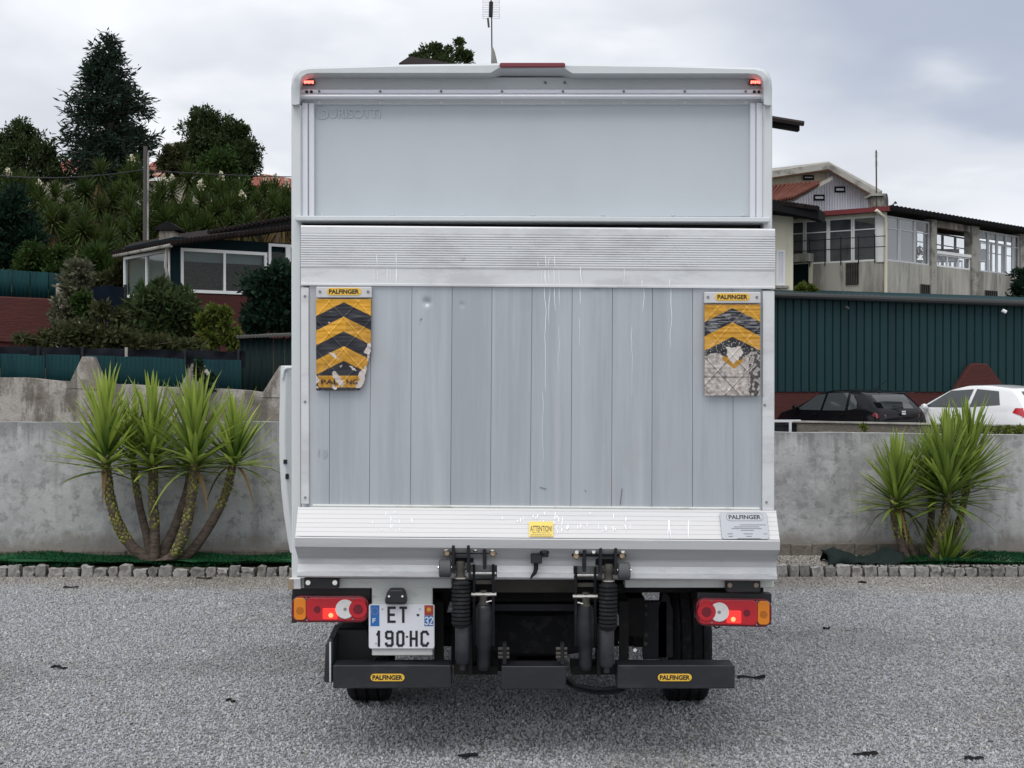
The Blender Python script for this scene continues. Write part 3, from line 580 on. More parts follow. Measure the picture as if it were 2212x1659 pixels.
for i in range(12):
    nx, nzv = (28, 120) if i in (3, 4, 7) else (5, 40); V, Fc = [], []; d0 = 6.462
    for j in range(nzv + 1):
        q = j / nzv; py = 617 + (1098 - 617) * q
        for k in range(nx + 1):
            u = k / nx; a = cut_t[i] + .45 + (cut_t[i + 1] - cut_t[i] - .9) * u; bq = cut_b[i] + .45 + (cut_b[i + 1] - cut_b[i] - .9) * u
            px = a + (bq - a) * q; dd = d0 + nz3(px * .01, py * .004, i) * .0005 - .0004 * math.sin(math.pi * u)
            for (cx, cy, rr, am) in ((922, 651, 7, .011), (998, 656, 4, .004), (1287, 614, 12, .006), (1128, 664, 4, .004)):
                e = ((px - cx) ** 2 + (py - cy) ** 2) / rr ** 2
                if e < 9: dd += am * math.exp(-e)
            V.append((X(px, d0), dd, Z(py + sk(px), d0)))
    m_ = nx + 1
    for j in range(nzv):
        for k in range(nx): a = j * m_ + k; Fc.append((a, a + m_, a + m_ + 1, a + 1))
    rim = [k for k in range(m_)] + [j * m_ + nx for j in range(1, nzv + 1)] + [nzv * m_ + k for k in range(nx - 1, -1, -1)] + [j * m_ for j in range(nzv - 1, 0, -1)]
    b0 = len(V); V += [(V[r][0], 6.482, V[r][2]) for r in rim]; Fc += [(rim[q], rim[(q + 1) % len(rim)], b0 + (q + 1) % len(rim), b0 + q) for q in range(len(rim))]
    mb = MB(); mb.add(V, Fc); mb.build('plank', m_alu, PF, smooth=40)
MB().pbox(650, 621, 667.5, 1089, 6.452, 6.50, sk=sk).build('edge_strip', m_aluw, PF, bevel=.003)
MB().pbox(1647, 621, 1673, 1096, 6.452, 6.50, sk=sk).build('edge_strip', m_aluw, PF, bevel=.003)
for px, py in ((668 - 9, 640), (663 - 4, 868), (659, 1075), (1652, 875), (1656, 1085)): MB().tube([P(px, py, 6.4525), P(px, py, 6.4495)], .006, 8).build('rivet', m_fine, PF)
lip = profile('weld_bead', 676, 1640, [(1090, 6.46), (1089, 6.445), (1092, 6.436), (1095, 6.44), (1097, 6.43), (1099, 6.46)], m_beam, PF)
pr = [(1096, 6.46), (1095.5, 6.425)]
for k in range(6): y = 1100 + k * 9.6; dd = 6.425 - (y - 1096) / 62 * .085; pr += [(y, dd), (y + .5, dd + .0006), (y + 8.4, dd - .0112)]
pr += [(1158.5, 6.335), (1162, 6.331), (1181, 6.334), (1184, 6.342), (1204, 6.415), (1208, 6.418), (1233, 6.408), (1236, 6.396), (1244, 6.396), (1247, 6.404), (1247, 6.50), (1096, 6.50)]
# lower extrusion is notched where the lift arms pass: built as full profile above and three lower runs
fa = [p for p in pr if p[0] <= 1159 and p != (1096, 6.50)] + [(1159.5, 6.50), (1096, 6.50)]
profile('extrusion_face', 645.5, 1674.5, fa, m_alul, PF, smooth=20)
up = [(1159.8, 6.50), (1159.8, 6.334)] + [p for p in pr if 1160 < p[0] <= 1208] + [(1218, 6.416), (1218, 6.50)]
LX = profile('lower_extrusion', 645.5, 1674.5, up, m_alushade, PF, smooth=12)  # same extrusion as the face above, shade put into its colour
lowp = [(1218.3, 6.50), (1218.3, 6.414), (1233, 6.408), (1236, 6.396), (1244, 6.396), (1247, 6.404), (1247, 6.50)]
m_alul2 = m_aluw
for a, c in ((645.5, 1012), (1074, 1238), (1300, 1674.5)): profile('lower_lip', a, c, lowp, m_aluw, PF)
MB().pbox(1676, 1170, 1683, 1195, 6.38, 6.42).build('end_buffer', m_plastic, PF, bevel=.004)
# paint drips on the platform
def drip(x_, y0, y1, w_, d, seed=0, parent=PF, mat=m_drip):
    k = max(2, int((y1 - y0) / 12)); V, Fc = [], []
    for j in range(k + 1):
        q = j / k; py = y0 + (y1 - y0) * q; xx = x_ + nz3(py * .02, seed) * 5 + nz3(py * .09, seed + 9) * 1.2 ; ww = w_ * (1 - .55 * q) * (1 + .3 * nz3(py * .11, seed + 3))
        if q in (0, 1): ww *= .5
        dd = d(py) if callable(d) else d
        V += [(X(xx - ww / 2, dd), dd, Z(py + sk(xx), dd)), (X(xx + ww / 2, dd), dd, Z(py + sk(xx), dd))]
    for j in range(k): a = 2 * j; Fc.append((a, a + 2, a + 3, a + 1))
    MB().add(V, Fc).build('paint_drip', mat, parent)
for i, (a, b, c, ww) in enumerate([(813, 548, 575, 2.5), (856, 546, 575, 3), (808, 580, 611, 1.5), (816, 580, 611, 1.5), (836, 578, 611, 3), (843, 580, 611, 1.5), (856, 578, 611, 4), (1162, 560, 575, 2), (1178, 548, 575, 3), (1187, 552, 575, 2.5), (1198, 548, 575, 3),
        (1170, 580, 611, 2), (1178, 580, 611, 4), (1186, 580, 611, 2), (1197, 580, 611, 3), (1208, 580, 611, 2), (1255, 570, 611, 3), (1348, 575, 611, 1.5), (1386, 600, 612, 3), (1447, 596, 612, 3)]): drip(a, b, c, ww, 6.4435 if b < 577 else 6.4495, i)
for i, (a, b, c, ww) in enumerate([(1178, 617, 840, 1.6), (1186, 617, 700, 1.6), (1198, 617, 668, 2), (1208, 617, 655, 1.5), (1253, 617, 655, 1.8), (1390, 617, 668, 1.6), (1449, 617, 745, 1.6), (1252, 680, 745, 1), (1365, 700, 850, .9), (1208, 700, 800, .8), (1172, 840, 1000, .8)]): drip(a, b, c, ww, 6.4585, 30 + i)
def dl(py): return 6.4225 - (py - 1096) / 62 * .0875
for i in range(58):
    g = rnd.choice([850, 1165, 1180, 1190, 1250, 1330]); a = g + rnd.gauss(0, 30); b = rnd.uniform(1101, 1142); drip(a, b, b + rnd.uniform(3, 14), rnd.uniform(1.5, 4), dl, 60 + i)
for a in (1443, 1449, 1487): drip(a, 1118, 1157, 3, dl, a)
for i, (a, b, c, ww) in enumerate([(700, 972, 990, 14), (688, 970, 988, 5)]): drip(a, b, c, ww, 6.459, 200 + i, mat=M('smudge', (.33, .35, .39), .6))
for (a, b, a2, b2) in ((1166, 1049, 1180, 1052), (1264, 1054, 1266, 1058), (1340, 1085, 1344, 1050), (908, 690, 911, 685), (646 + 18, 840, 662, 850)):
    p, q = P(a, b + sk(a), 6.4588), P(a2, b2 + sk(a2), 6.4588); MB().tube([p, q], .0016, 4).build('scratch', m_scuff, PF)
# printed plates
ST = MB().pbox(1143, 1128, 1195, 1158, dl(1139) - .004, dl(1139) - .001).build('warning_sticker', m_sticker, PF)
ds = dl(1139) - .0048
text('ATTENTION!', X(1169, ds), Z(1142, ds), ds, X(1193, ds) - X(1145.5, ds), .0245, m_ink, ST, .012)
text('TENEZ-VOUS A L ECART DE LA', X(1169, ds), Z(1150, ds), ds, .082, .0050, m_fine, ST, .01); text('ZONE DE MANOEUVRE DU HAYON', X(1169, ds), Z(1154.5, ds), ds, .095, .0058, m_fine, ST, .01)
DP = MB().prism(rrect(X(1560, 6.33), X(1663, 6.33), Z(1165, 6.33), Z(1110, 6.33), .012), dl(1130) - .004, dl(1130) - .001).build('data_plate', m_gplate, PF, bevel=.002)
pill(X(1614, 6.33), Z(1120, 6.33), dl(1130) - .0046, .168, .034, .003, m_fine, DP, 'badge_outline'); pill(X(1614, 6.33), Z(1120, 6.33), dl(1130) - .0052, .164, .030, .003, m_gplate, DP, 'badge')
text('PALFINGER', X(1614, 6.33), Z(1120, 6.33), dl(1130) - .0058, .145, .0185, m_ink, DP, .035)
for i, (a, c, yy) in enumerate([(1598, 1655, 1134), (1585, 1640, 1138), (1580, 1645, 1141.5), (1600, 1628, 1145), (1570, 1582, 1152), (1605, 1625, 1152), (1648, 1656, 1152), (1572, 1582, 1157), (1610, 1622, 1157), (1590, 1640, 1161.5)]):
    MB().pbox(a, yy - .7, c, yy + .7, dl(1130) - .0048, dl(1130) - .0042).build('print_line', m_fine, DP)
LB = MB().add([P(1423, 1184.5, 6.345), P(1510, 1185.5, 6.345), P(1506, 1203, 6.402), P(1424, 1202, 6.40)], [(0, 1, 2, 3)]).build('torn_label', m_gplate, PF)
for a in range(1432, 1500, 12): MB().add([P(a, 1188, 6.352), P(a + 7, 1188, 6.352), P(a + 6, 1192, 6.364), P(a + 1, 1192, 6.364)], [(0, 1, 2, 3)]).build('print_mark', m_fine, LB)
def tilt(root, zc):
    oz = org(root).z
    for o_ in [root] + list(root.children):
        for vv in o_.data.vertices: vv.co.y += .665 * (vv.co.z + oz - zc)
tilt(ST, Z(1143, ds)); tilt(DP, Z(1137, 6.35))
# --- warning flags
def inpoly(x_, y_, pl):
    r = False; j = len(pl) - 1
    for i in range(len(pl)):
        if (pl[i][1] > y_) != (pl[j][1] > y_) and x_ < (pl[j][0] - pl[i][0]) * (y_ - pl[i][1]) / (pl[j][1] - pl[i][1]) + pl[i][0]: r = not r
        j = i
    return r
YE, BK, WH = (0.66, 0.33, 0.02), (0.014, 0.016, 0.024), (0.55, 0.50, 0.47)
tearsL = [[(510, 1300), (550, 1265), (610, 1330), (690, 1440), (640, 1475), (560, 1400)], [(480, 1030), (545, 1038), (612, 1128), (560, 1100)], [(748, 1198), (845, 1250), (825, 1270), (780, 1250)],
    [(1040, 900), (1000, 900), (935, 1030), (985, 1055), (990, 1180), (930, 1240), (870, 1290), (860, 1340), (905, 1440), (940, 1440), (960, 1300), (1000, 1150)],
    [(500, 1425), (545, 1450), (592, 1505), (540, 1512)], [(825, 1400), (890, 1400), (930, 1450), (880, 1495), (830, 1480)], [(300, 1290), (355, 1390), (320, 1440), (300, 1480)], [(300, 1490), (322, 1460), (350, 1500)], [(620, 1200), (655, 1195), (640, 1222)], [(465, 635), (485, 620), (498, 645), (480, 655)]]
goneL = [(1040, 1000), (1010, 1100), (985, 1180), (970, 1300), (940, 1440), (890, 1500), (890, 1560), (1050, 1560)]
def colL(x_, y_):
    jx = x_ + nz3(x_ * .03, y_ * .03) * 14; jy = y_ + nz3(x_ * .03, y_ * .03, 5) * 14
    for pl in tearsL:
        if inpoly(jx, jy, pl): return WH
    t_ = y_ - .5 * abs(x_ - 672)
    sd_ = (abs(((x_ - 672) - (y_ - 370) * .92) % 380 - 190) < 4.5) or (abs(((x_ - 672) + (y_ - 370) * .92) % 380 - 190) < 4.5)
    if y_ > 1330: c = YE if (y_ < 1480 and abs(x_ - 640) < 300) else BK
    elif t_ < 370: c = YE
    elif t_ < 560: c = BK
    elif t_ < 750: c = YE
    elif t_ < 945: c = BK
    elif t_ < 1135: c = YE
    else: c = BK
    g = nz3(x_ * .012, y_ * .012, 3)
    if c is YE:
        k = .72 + .3 * g if (y_ > 1000 or (x_ > 700 and 560 < y_ < 900)) else 1.0
        c = (c[0] * k, c[1] * k, c[2])
        if sd_: c = (.78, .42, .05)
    elif sd_: c = (.05, .053, .06)
    if nz3(x_ * .055, y_ * .055, 8) > .74: c = (.45, .41, .37)
    return c
def colR(x_, y_):   # picture detail units of the right flag scaled to the left one
    jx = x_ + nz3(x_ * .03, y_ * .03, 20) * 22; jy = y_ + nz3(x_ * .03, y_ * .03, 25) * 22
    sd_ = (abs(((x_ - 672) - (y_ - 375) * .92) % 380 - 190) < 5) or (abs(((x_ - 672) + (y_ - 375) * .92) % 380 - 190) < 5)
    t_ = y_ - .5 * abs(x_ - 672)
    silver = jy > 970 + 70 * nz3(x_ * .008, 7) and not inpoly(x_, y_, [(520, 880), (670, 780), (830, 880), (900, 960), (760, 1060), (560, 1000)])
    if inpoly(jx, jy, [(590, 880), (780, 890), (815, 960), (700, 1090), (660, 1100), (610, 1000)]): return (.58, .54, .50)
    if silver and not (y_ < 1000 and x_ < 430 and nz3(jx * .02, jy * .02) > -.1) :
        g = nz3(x_ * .02, y_ * .02, 30); h_ = nz3(x_ * .06, y_ * .06, 33)
        if abs(x_ - 672) < 130 and y_ < 1170 - abs(x_ - 690) * .8 and y_ > 950: return (YE[0] * .6, YE[1] * .6, .02)
        if x_ > 880 and g > 0: return (.06, .055, .055)
        k = .75 + .5 * g + .35 * h_
        if sd_ or abs(y_ - 1275) < 5: k *= .3
        return (WH[0] * k, WH[1] * k, WH[2] * k)
    if t_ < 375: c = YE
    elif t_ < 562: c = BK
    elif t_ < 750: c = YE
    else: c = BK
    if c is YE:
        k = .8 + .25 * nz3(x_ * .015, y_ * .012, 3); c = (c[0] * k, c[1] * k, .02)
        if sd_: c = (.75, .42, .06)
    elif y_ < 760 and nz3(x_ * .006, y_ * .07, 44) > .12: c = (.20, .20, .21)
    elif sd_: c = (.25, .24, .22)
    if y_ > 800 and nz3(x_ * .06, y_ * .06, 8) > .35: c = (.42, .38, .33)
    return c
m_flag = bpy.data.materials.new('chevron_flag_print'); m_flag.use_nodes = True; t = m_flag.node_tree
at = N(t, 'ShaderNodeAttribute', attribute_name='print'); t.links.new(at.outputs['Color'], t.nodes['Principled BSDF'].inputs['Base Color']); t.nodes['Principled BSDF'].inputs['Roughness'].default_value = .38
def flag(px0, px1, py0, py1, fn, gone, seed, lab):
    nx, ny = 110, 178; d0 = 6.432; V, col, Fc, keep = [], [], [], []
    for j in range(ny + 1):
        for i in range(nx + 1):
            x_ = 310 + 720 * i / nx; y_ = 330 + 1190 * j / ny
            px = px0 + (px1 - px0) * i / nx; py = py0 + (py1 - py0) * j / ny + (nz3(i * .12, seed) * 1.3 if j == ny else 0)
            fx = abs(((x_ - 672) - (y_ - 370) * .92) % 380 - 190); fy = abs(((x_ - 672) + (y_ - 370) * .92) % 380 - 190)
            relief = .0022 * (math.exp(-(fx / 12) ** 2) + math.exp(-(fy / 12) ** 2)) + nz3(x_ * .006, y_ * .006, seed) * .004 + nz3(x_ * .004, y_ * .03, seed + 3) * .002 * (1 if y_ < 800 else .5)
            V.append((X(px, d0), d0 - relief, Z(py, d0))); col.append(fn(x_, y_))
            keep.append(not (gone and inpoly(x_ + nz3(y_ * .03, 2) * 12, y_, gone)))
    m_ = nx + 1
    for j in range(ny):
        for i in range(nx):
            a = j * m_ + i
            if keep[a] and keep[a + 1] and keep[a + m_] and keep[a + m_ + 1]: Fc.append((a, a + m_, a + m_ + 1, a + 1))
    o = npmesh('warning_flag', V, Fc, m_flag, PF, smooth=True); ca = o.data.color_attributes.new('print', 'FLOAT_COLOR', 'POINT')
    ca.data.foreach_set('color', np.array([c4(c) for c in col], np.float32).ravel()); o['label'] = lab
    o.modifiers.new('t', 'SOLIDIFY').thickness = .003; return o
fl = flag(683, 801.5, 646, 843, colL, goneL, 1, 'yellow and black chevron flag torn along its lower edge')
flag(1522, 1642, 658, 855, colR, None, 2, 'yellow and black chevron flag worn to grey in its lower half')
text('PAL', X(712, 6.42), Z(825, 6.42), 6.426, .078, .022, m_ink, fl, .02); text('NG', X(760, 6.42), Z(825, 6.42), 6.426, .050, .022, m_ink, fl, .02)
for (a, c, b, e) in ((683, 803, 619.5, 643), (1521.5, 1643, 631, 655)):
    h_ = MB().pbox(a, b, c, e, 6.425, 6.455).build('flag_holder', m_alul, PF, bevel=.003)
    cx = (a + c) / 2; cz = Z((b + e) / 2 - 1.5, 6.42)
    pill(X(cx, 6.42), cz, 6.4225, X(75, 6.42) - X(0, 6.42), X(15.5, 6.42) - X(0, 6.42), .003, m_label, h_, 'badge')
    text('PALFINGER', X(cx, 6.42), cz, 6.4215, X(65, 6.42) - X(0, 6.42), X(10, 6.42) - X(0, 6.42), m_ink, h_, .035)
    for q in (a + 8, c - 8): MB().tube([(X(q, 6.42), 6.426, cz), (X(q, 6.42), 6.420, cz)], .006, 8).build('rivet', m_fine, h_)
# --- rear beam, buffers
mb = MB(); mb.pbox(626, 1249, 976, 1271, 6.50, 6.62); mb.build('rear_beam', m_beam, T, bevel=.004)
MB().pbox(1350, 1252, 1672, 1270, 6.50, 6.62).build('rear_beam', m_beam, T, bevel=.004)
MB().pbox(622.5, 1252, 633, 1274, 6.48, 6.62).build('corner_bracket', m_rust, T)
MB().pbox(624.5, 1249, 650, 1273, 6.485, 6.5).build('corner_plate', m_aluw, T, bevel=.003)
for a, c, b, e in ((656, 732, 1247, 1273), (1568, 1643, 1251, 1280)):
    o = MB().prism(rrect(X(a, 6.46), X(c, 6.46), Z(e, 6.46), Z(b, 6.46), .012), 6.455, 6.50).build('rubber_buffer', m_plastic, T, bevel=.005)
    for q in (a + 9, c - 9): MB().tube([P(q, (b + e) / 2 - 1, 6.456), P(q, (b + e) / 2 - 1, 6.447)], .011, 12).build('bolt', m_chrome if a < 1000 else m_rust, o)
# --- lamps
def lamp(cx0, cx1, cy0, cy1, mirror, tilt):
    d = 6.50; f = (lambda u: cx0 + (cx1 - cx0) * (1 - u)) if mirror else (lambda u: cx0 + (cx1 - cx0) * u)
    def zz(py, px): return Z(py + (px - cx0) * tilt, d)
    def rr(u0, u1, y0, y1, r, dd, de, m, name, par):
        a, c = sorted((f(u0), f(u1))); pts = rrect(X(a, d), X(c, d), Z(y1, d), Z(y0, d), r)
        pts = [(p[0], p[1] - (p[0] - X(cx0, d)) * tilt) for p in pts]
        return MB().prism(pts, dd, de).build(name, m, par, bevel=.003, seg=2)
    H_ = rr(0, 1, cy0, cy1, .04, 6.50, 6.58, m_redd, 'tail_light', T); h = cy1 - cy0
    rr(.035, .19, cy0 + 3.5, cy1 - 6, .0172, 6.488, 6.51, m_orange, 'amber_lens', H_)
    rr(.193, .965, cy0 + 3, cy1 - 4.5, .022, 6.490, 6.51, m_red, 'red_lens', H_)
    rr(.41, .60, cy0 + 26, cy1 - 8, .006, 6.4865, 6.49, m_redl, 'lit_lens', H_)
    def disc(u, py, r, dd, m, name, n=24, cutc=None):
        cx, cz = X(f(u), d), zz(py, f(u)); pts = []
        for k in range(n):
            a = 2 * math.pi * k / n; pts.append((cx + r * math.cos(a), cz + r * math.sin(a)))
        MB().prism(pts, dd, 6.49).build(name, m, H_, bevel=.002)
    disc(.70, (cy0 + cy1) / 2 - 1, X(21, d) - X(0, d), 6.4845, m_wlens, 'reversing_lens'); disc(.70 + .0 if True else 0, (cy0 + cy1) / 2 - 1, .009, 6.4835, m_bulbg, 'reversing_bulb')
    disc(.868, (cy0 + cy1) / 2 - 1, X(20, d) - X(0, d), 6.4815, m_red, 'fog_lens'); disc(.868, (cy0 + cy1) / 2 - 1, .022, 6.4795, m_redd, 'fog_reflector')
    disc(.515, cy1 - 16.5, .011, 6.484, m_bulb, 'lit_bulb'); disc(.335, (cy0 + cy1) / 2, .016, 6.4885, m_redd, 'lens_spot'); disc(.112, (cy0 + cy1) / 2 + 2, .018, 6.4865, M('amber_spot', (.45, .13, .01), .3), 'lens_spot')
    for u, py in ((.20, cy0 + 5), (.205, cy1 - 6), (.80, cy0 + 5), (.80, cy1 - 8)): disc(u, py, .005, 6.486, m_fine, 'screw', 8)
lamp(629.5, 796, 1287.5, 1345, False, .0); lamp(1504, 1667.5, 1291, 1352, True, .022)
MB().pbox(631, 1272, 800, 1293, 6.56, 6.60).build('lamp_bracket', m_plastic, T); MB().pbox(629.5, 1286, 640, 1346, 6.55, 6.585).build('lamp_bracket', m_plastic, T)
MB().pbox(1507, 1280, 1667, 1296, 6.53, 6.60, sk=lambda p: (p - 1507) * .022).build('lamp_bracket', m_plastic, T); MB().pbox(1655, 1283, 1666, 1350, 6.55, 6.585).build('lamp_bracket', m_plastic, T)
MB().tube([P(1535, 1342, 6.55), P(1541, 1352, 6.55), P(1547, 1357, 6.55), P(1553, 1356, 6.55), P(1558, 1343, 6.55)], .004, 6).build('lamp_cable', m_rub, T, smooth=60)
# --- number plate
BP = MB().pbox(803, 1268, 934.5, 1417, 6.50, 6.51).build('plate_bracket', m_beam, T, bevel=.004)
o = MB().prism([(X(a, 6.46), Z(b, 6.46)) for a, b in ((832, 1304), (832, 1294), (836, 1280), (842, 1272), (871, 1272), (876, 1281), (878.5, 1294), (878.5, 1304))], 6.44, 6.50).build('plate_lamp', m_plastic, T, bevel=.008, seg=2)
for q in (840, 869): MB().tube([P(q, 1288.5, 6.44), P(q, 1288.5, 6.434)], .005, 8).build('screw', m_chrome, o)
NP = MB().prism(rrect(X(796.5, 6.49), X(938.5, 6.49), Z(1401.5, 6.49), Z(1305.5, 6.49), .010), 6.485, 6.499).build('number_plate', m_plate, T, bevel=.002)
dp = 6.4840
def pb(a, b, c, e, m, name, dd=dp): return MB().pbox(a, b, c, e, dd, dd + .0012).build(name, m, NP)
pb(800, 1307.8, 819.3, 1353, m_blue, 'country_band'); pb(916.6, 1307.8, 936, 1329.6, m_prd, 'region_band'); pb(916.6, 1330, 936, 1353, m_blue, 'region_band')
def st(ch, a, b, c, e, wd, m=m_ink, dd=dp - .0006): stroke(ch, X(a, dd), Z(e, dd), X(c, dd), Z(b, dd), dd, X(wd, dd) - X(0, dd), m, NP)
st('E', 836.5, 1310.5, 854.8, 1346, 5.4); st('T', 862.3, 1310.5, 879.5, 1346, 5.4); st('-', 899.5, 1324, 906, 1334, 4.5)
st('1', 811.5, 1362.5, 823.5, 1397.5, 5.2); st('9', 831.5, 1362.5, 850, 1397.5, 5.2); st('0', 855.8, 1362.5, 873.5, 1397.5, 5.2); st('-', 876, 1370, 882, 1382, 3.6); st('H', 884.6, 1362.5, 902.2, 1397.5, 5.2); st('C', 908, 1362.5, 926.8, 1397.5, 5.2)
st('F', 804.5, 1336, 811.5, 1346, 1.9, m_plate); st('3', 917.6, 1332.5, 925.6, 1350.5, 2.3, m_plate); st('2', 927.2, 1332.5, 935.2, 1350.5, 2.3, m_plate)
for k in range(12): a = 2 * math.pi * k / 12; cx, cz = X(809.6, dp) + .0155 * math.cos(a), Z(1320.5, dp) + .0155 * math.sin(a); MB().box(cx - .0013, cx + .0013, dp - .0006, dp, cz - .0013, cz + .0013).build('star', m_yel, NP)
cx, cz = X(926.3, dp), Z(1317, dp); r = .0135
MB().prism([(cx + (r if k % 2 == 0 else r * .5) * math.cos(2 * math.pi * k / 16), cz + (r if k % 2 == 0 else r * .5) * math.sin(2 * math.pi * k / 16)) for k in range(16)], dp - .0008, dp).build('cross_emblem', m_yel, NP)
for a, b in ((826, 1316), (907, 1316), (812, 1390), (915, 1390)): MB().tube([P(a, b, dp), P(a, b, dp - .002)], .004, 8).build('screw', m_gplate, NP)
# --- under-run guard
for a, c, b, e in ((718.8, 974.5, 1430, 1488), (1333.5, 1588, 1430, 1488.5), (1083, 1223, 1432, 1490.5)):
    mb = MB(); d = 6.42; z0, z1 = Z(e, d), Z(b + 7, d)
    mb.prism([(6.42, z0), (6.42, z1), (6.435, Z(b, 6.5) - .002), (6.56, Z(b, 6.5) - .002), (6.56, z0)], X(a, d), X(c, d), 'x')
    o = mb.build('underrun_bar', m_blkp, T, bevel=.005, seg=2)
    if a != 1083:
        cx = X(837 if a < 1000 else 1457.7, d); cz = Z(1463.5, d); o_ = pill(cx, cz, 6.4165, X(76, d) - X(0, d), X(18.5, d) - X(0, d), .004, m_ink, o, 'badge_edge')
        pill(cx, cz, 6.4145, X(73.5, d) - X(0, d), X(16, d) - X(0, d), .004, m_label, o, 'badge'); text('PALFINGER', cx, cz, 6.4135, X(65, d) - X(0, d), X(10.5, d) - X(0, d), m_ink, o, .035)
MB().prism([(X(a, 6.5), Z(b, 6.5)) for a, b in ((699, 1474), (703, 1392), (712, 1384), (719, 1386), (719, 1476))], 6.5, 6.75).build('guard_end', m_blkp, T, bevel=.005)
MB().pbox(711, 1388, 714.5, 1474, 6.49, 6.5).build('reflector_strip', m_header, T)
MB().prism([(X(a, 6.6), Z(b, 6.6)) for a, b in ((703, 1394), (722, 1352), (740, 1348), (729, 1360), (716, 1396))], 6.6, 6.63).build('guard_strut', m_blkp, T)
for a in (950, 1350): MB().pbox(a - 12, 1300, a + 8, 1440, 6.60, 6.63).build('guard_bracket', m_under, T)
for a in (1090, 1215):
    MB().pbox(a - 4, 1390, a + 4, 1436, 6.45, 6.50).build('step_bracket', m_blk, T)
    for b in (1402, 1412, 1420): MB().tube([P(a - 14, b, 6.46), P(a + 10, b, 6.46)], .008, 8).build('bolt', m_dirtbeam, T)
# --- lift arms and cylinders
def revolve(cx, cd, prof, mat, parent, name, n=20, lean=0.0):   # vertical body: list of (py, radius px)
    mb = MB(); V = []; s_ = X(1, cd) - X(0, cd); k0 = prof[0][0]
    for py, r in prof:
        for k in range(n): a = 2 * math.pi * k / n; V.append((X(cx + (py - k0) * lean, cd) + r * s_ * math.cos(a), cd + r * s_ * math.sin(a), Z(py, cd)))
    fs = [(i * n + k, (i + 1) * n + k, (i + 1) * n + (k + 1) % n, i * n + (k + 1) % n) for i in range(len(prof) - 1) for k in range(n)] + [tuple(range(n)), tuple(range(len(prof) * n - 1, (len(prof) - 1) * n - 1, -1))]
    mb.add(V, fs); return mb.build(name, mat, parent, smooth=50)
for side in (0, 1):
    q = (lambda px: px) if side == 0 else (lambda px: 2309.5 - px); dy = 0 if side == 0 else 6
    def bx(a, c): return tuple(sorted((q(a), q(c))))
    a, c = bx(957, 1074); AR = MB().pbox(a, 1176 + dy, c, 1197 + dy, 6.37, 6.41).build('lift_bracket', m_blk, T, bevel=.003)
    a, c = bx(976, 993 + 30); MB().pbox(a - 0, 1197 + dy, c, 1215 + dy, 6.41, 6.43).build('bracket_web', m_blk, AR)
    for (a, b, mt) in ((964, 1185, m_chrome), (1027, 1186, m_chrome), (1063.5, 1187, m_chrome), (966, 1196, m_rust), (1064.5, 1197, m_rust)):
        MB().tube([P(q(a), b + dy - (2 if mt is m_rust else 0), 6.37), P(q(a), b + dy, 6.355), P(q(a), b + dy, 6.345)], [.0155, .0155, .009], 6).build('bolt', mt, AR)
    for a, c in ((976, 982.5), (1008.5, 1015)): a, c = bx(a, c); MB().pbox(a, 1178 + dy, c, 1237 + dy, 6.33, 6.41).build('lift_lug', m_blk, T, bevel=.003)
    a, c = bx(1043, 1050.5); MB().pbox(a, 1180 + dy, c, 1230 + dy, 6.34, 6.41).build('lift_lug', m_blk, T, bevel=.003)
    MB().tube([P(q(976), 1226 + dy, 6.36), P(q(946), 1226 + dy, 6.36)], .006, 8).build('roller_axle', m_chrome, T)
    a = q(961.5); MB().tube([P(a - 13, 1228 + dy, 6.36), P(a - 11, 1228 + dy, 6.36), P(a + 11, 1228 + dy, 6.36), P(a + 13, 1228 + dy, 6.36)], [.034, .040, .040, .034], 20).build('roller', m_roll, T, smooth=40)
    MB().tube([P(q(1012), 1226 + dy, 6.36), P(q(980), 1226 + dy, 6.36)], .012, 10).build('pin', m_dirtbeam, T)
    revolve(q(994.5), 6.36, [(1212 + dy, 3), (1213 + dy, 9), (1216 + dy, 10.5), (1230 + dy, 10.5), (1234 + dy, 9), (1248 + dy, 10)], m_dirtbeam, T, 'rod_head')
    pr_ = [(1244 + dy, 9), (1246 + dy, 13), (1254 + dy, 15)]
    for k in range(11): y = 1256 + dy + k * 8.6; pr_ += [(y, 17 + .3 * k), (y + 2.2, 20.3), (y + 5, 20.3), (y + 7.6, 17)]
    pr_ += [(1353 + dy, 17), (1355 + dy, 14)]
    revolve(q(995.5), 6.37, pr_, m_rub, T, 'bellows', lean=0)
    revolve(q(995.5), 6.365, [(1246 + dy, 12.5), (1247 + dy, 14), (1249.5 + dy, 14), (1250 + dy, 12.5)], m_chrome, T, 'hose_clamp')
    revolve(q(999), 6.39, [(1350 + dy, 15), (1352 + dy, 16.2), (1425 + dy, 16.2), (1434 + dy, 13), (1436 + dy, 7), (1447 + dy, 7)], m_blkp, T, 'lift_cylinder')
    for a, c in ((1021, 1026.5), (1062.5, 1068.5)):
        a, c = bx(a, c); MB().add([P(a, 1219 + dy, 6.40), P(c, 1219 + dy, 6.40), P(c, 1396, 6.47), P(a, 1396, 6.47), P(a, 1219 + dy, 6.48), P(c, 1219 + dy, 6.48), P(c, 1396, 6.56), P(a, 1396, 6.56)], [(0, 1, 2, 3), (4, 7, 6, 5), (0, 4, 5, 1), (1, 5, 6, 2), (2, 6, 7, 3), (3, 7, 4, 0)]).build('arm_plate', m_blk, T, bevel=.002)
    for b in (1238, 1284): MB().tube([P(q(1018), b + dy * .7, 6.43), P(q(1072), b + dy * .7, 6.43)], .009, 10).build('pin', m_chrome, T)
    a, c = bx(1027, 1062); MB().pbox(a, 1254 + dy, c, 1262 + dy, 6.44, 6.47).build('arm_crosspiece', m_dirtbeam, T)
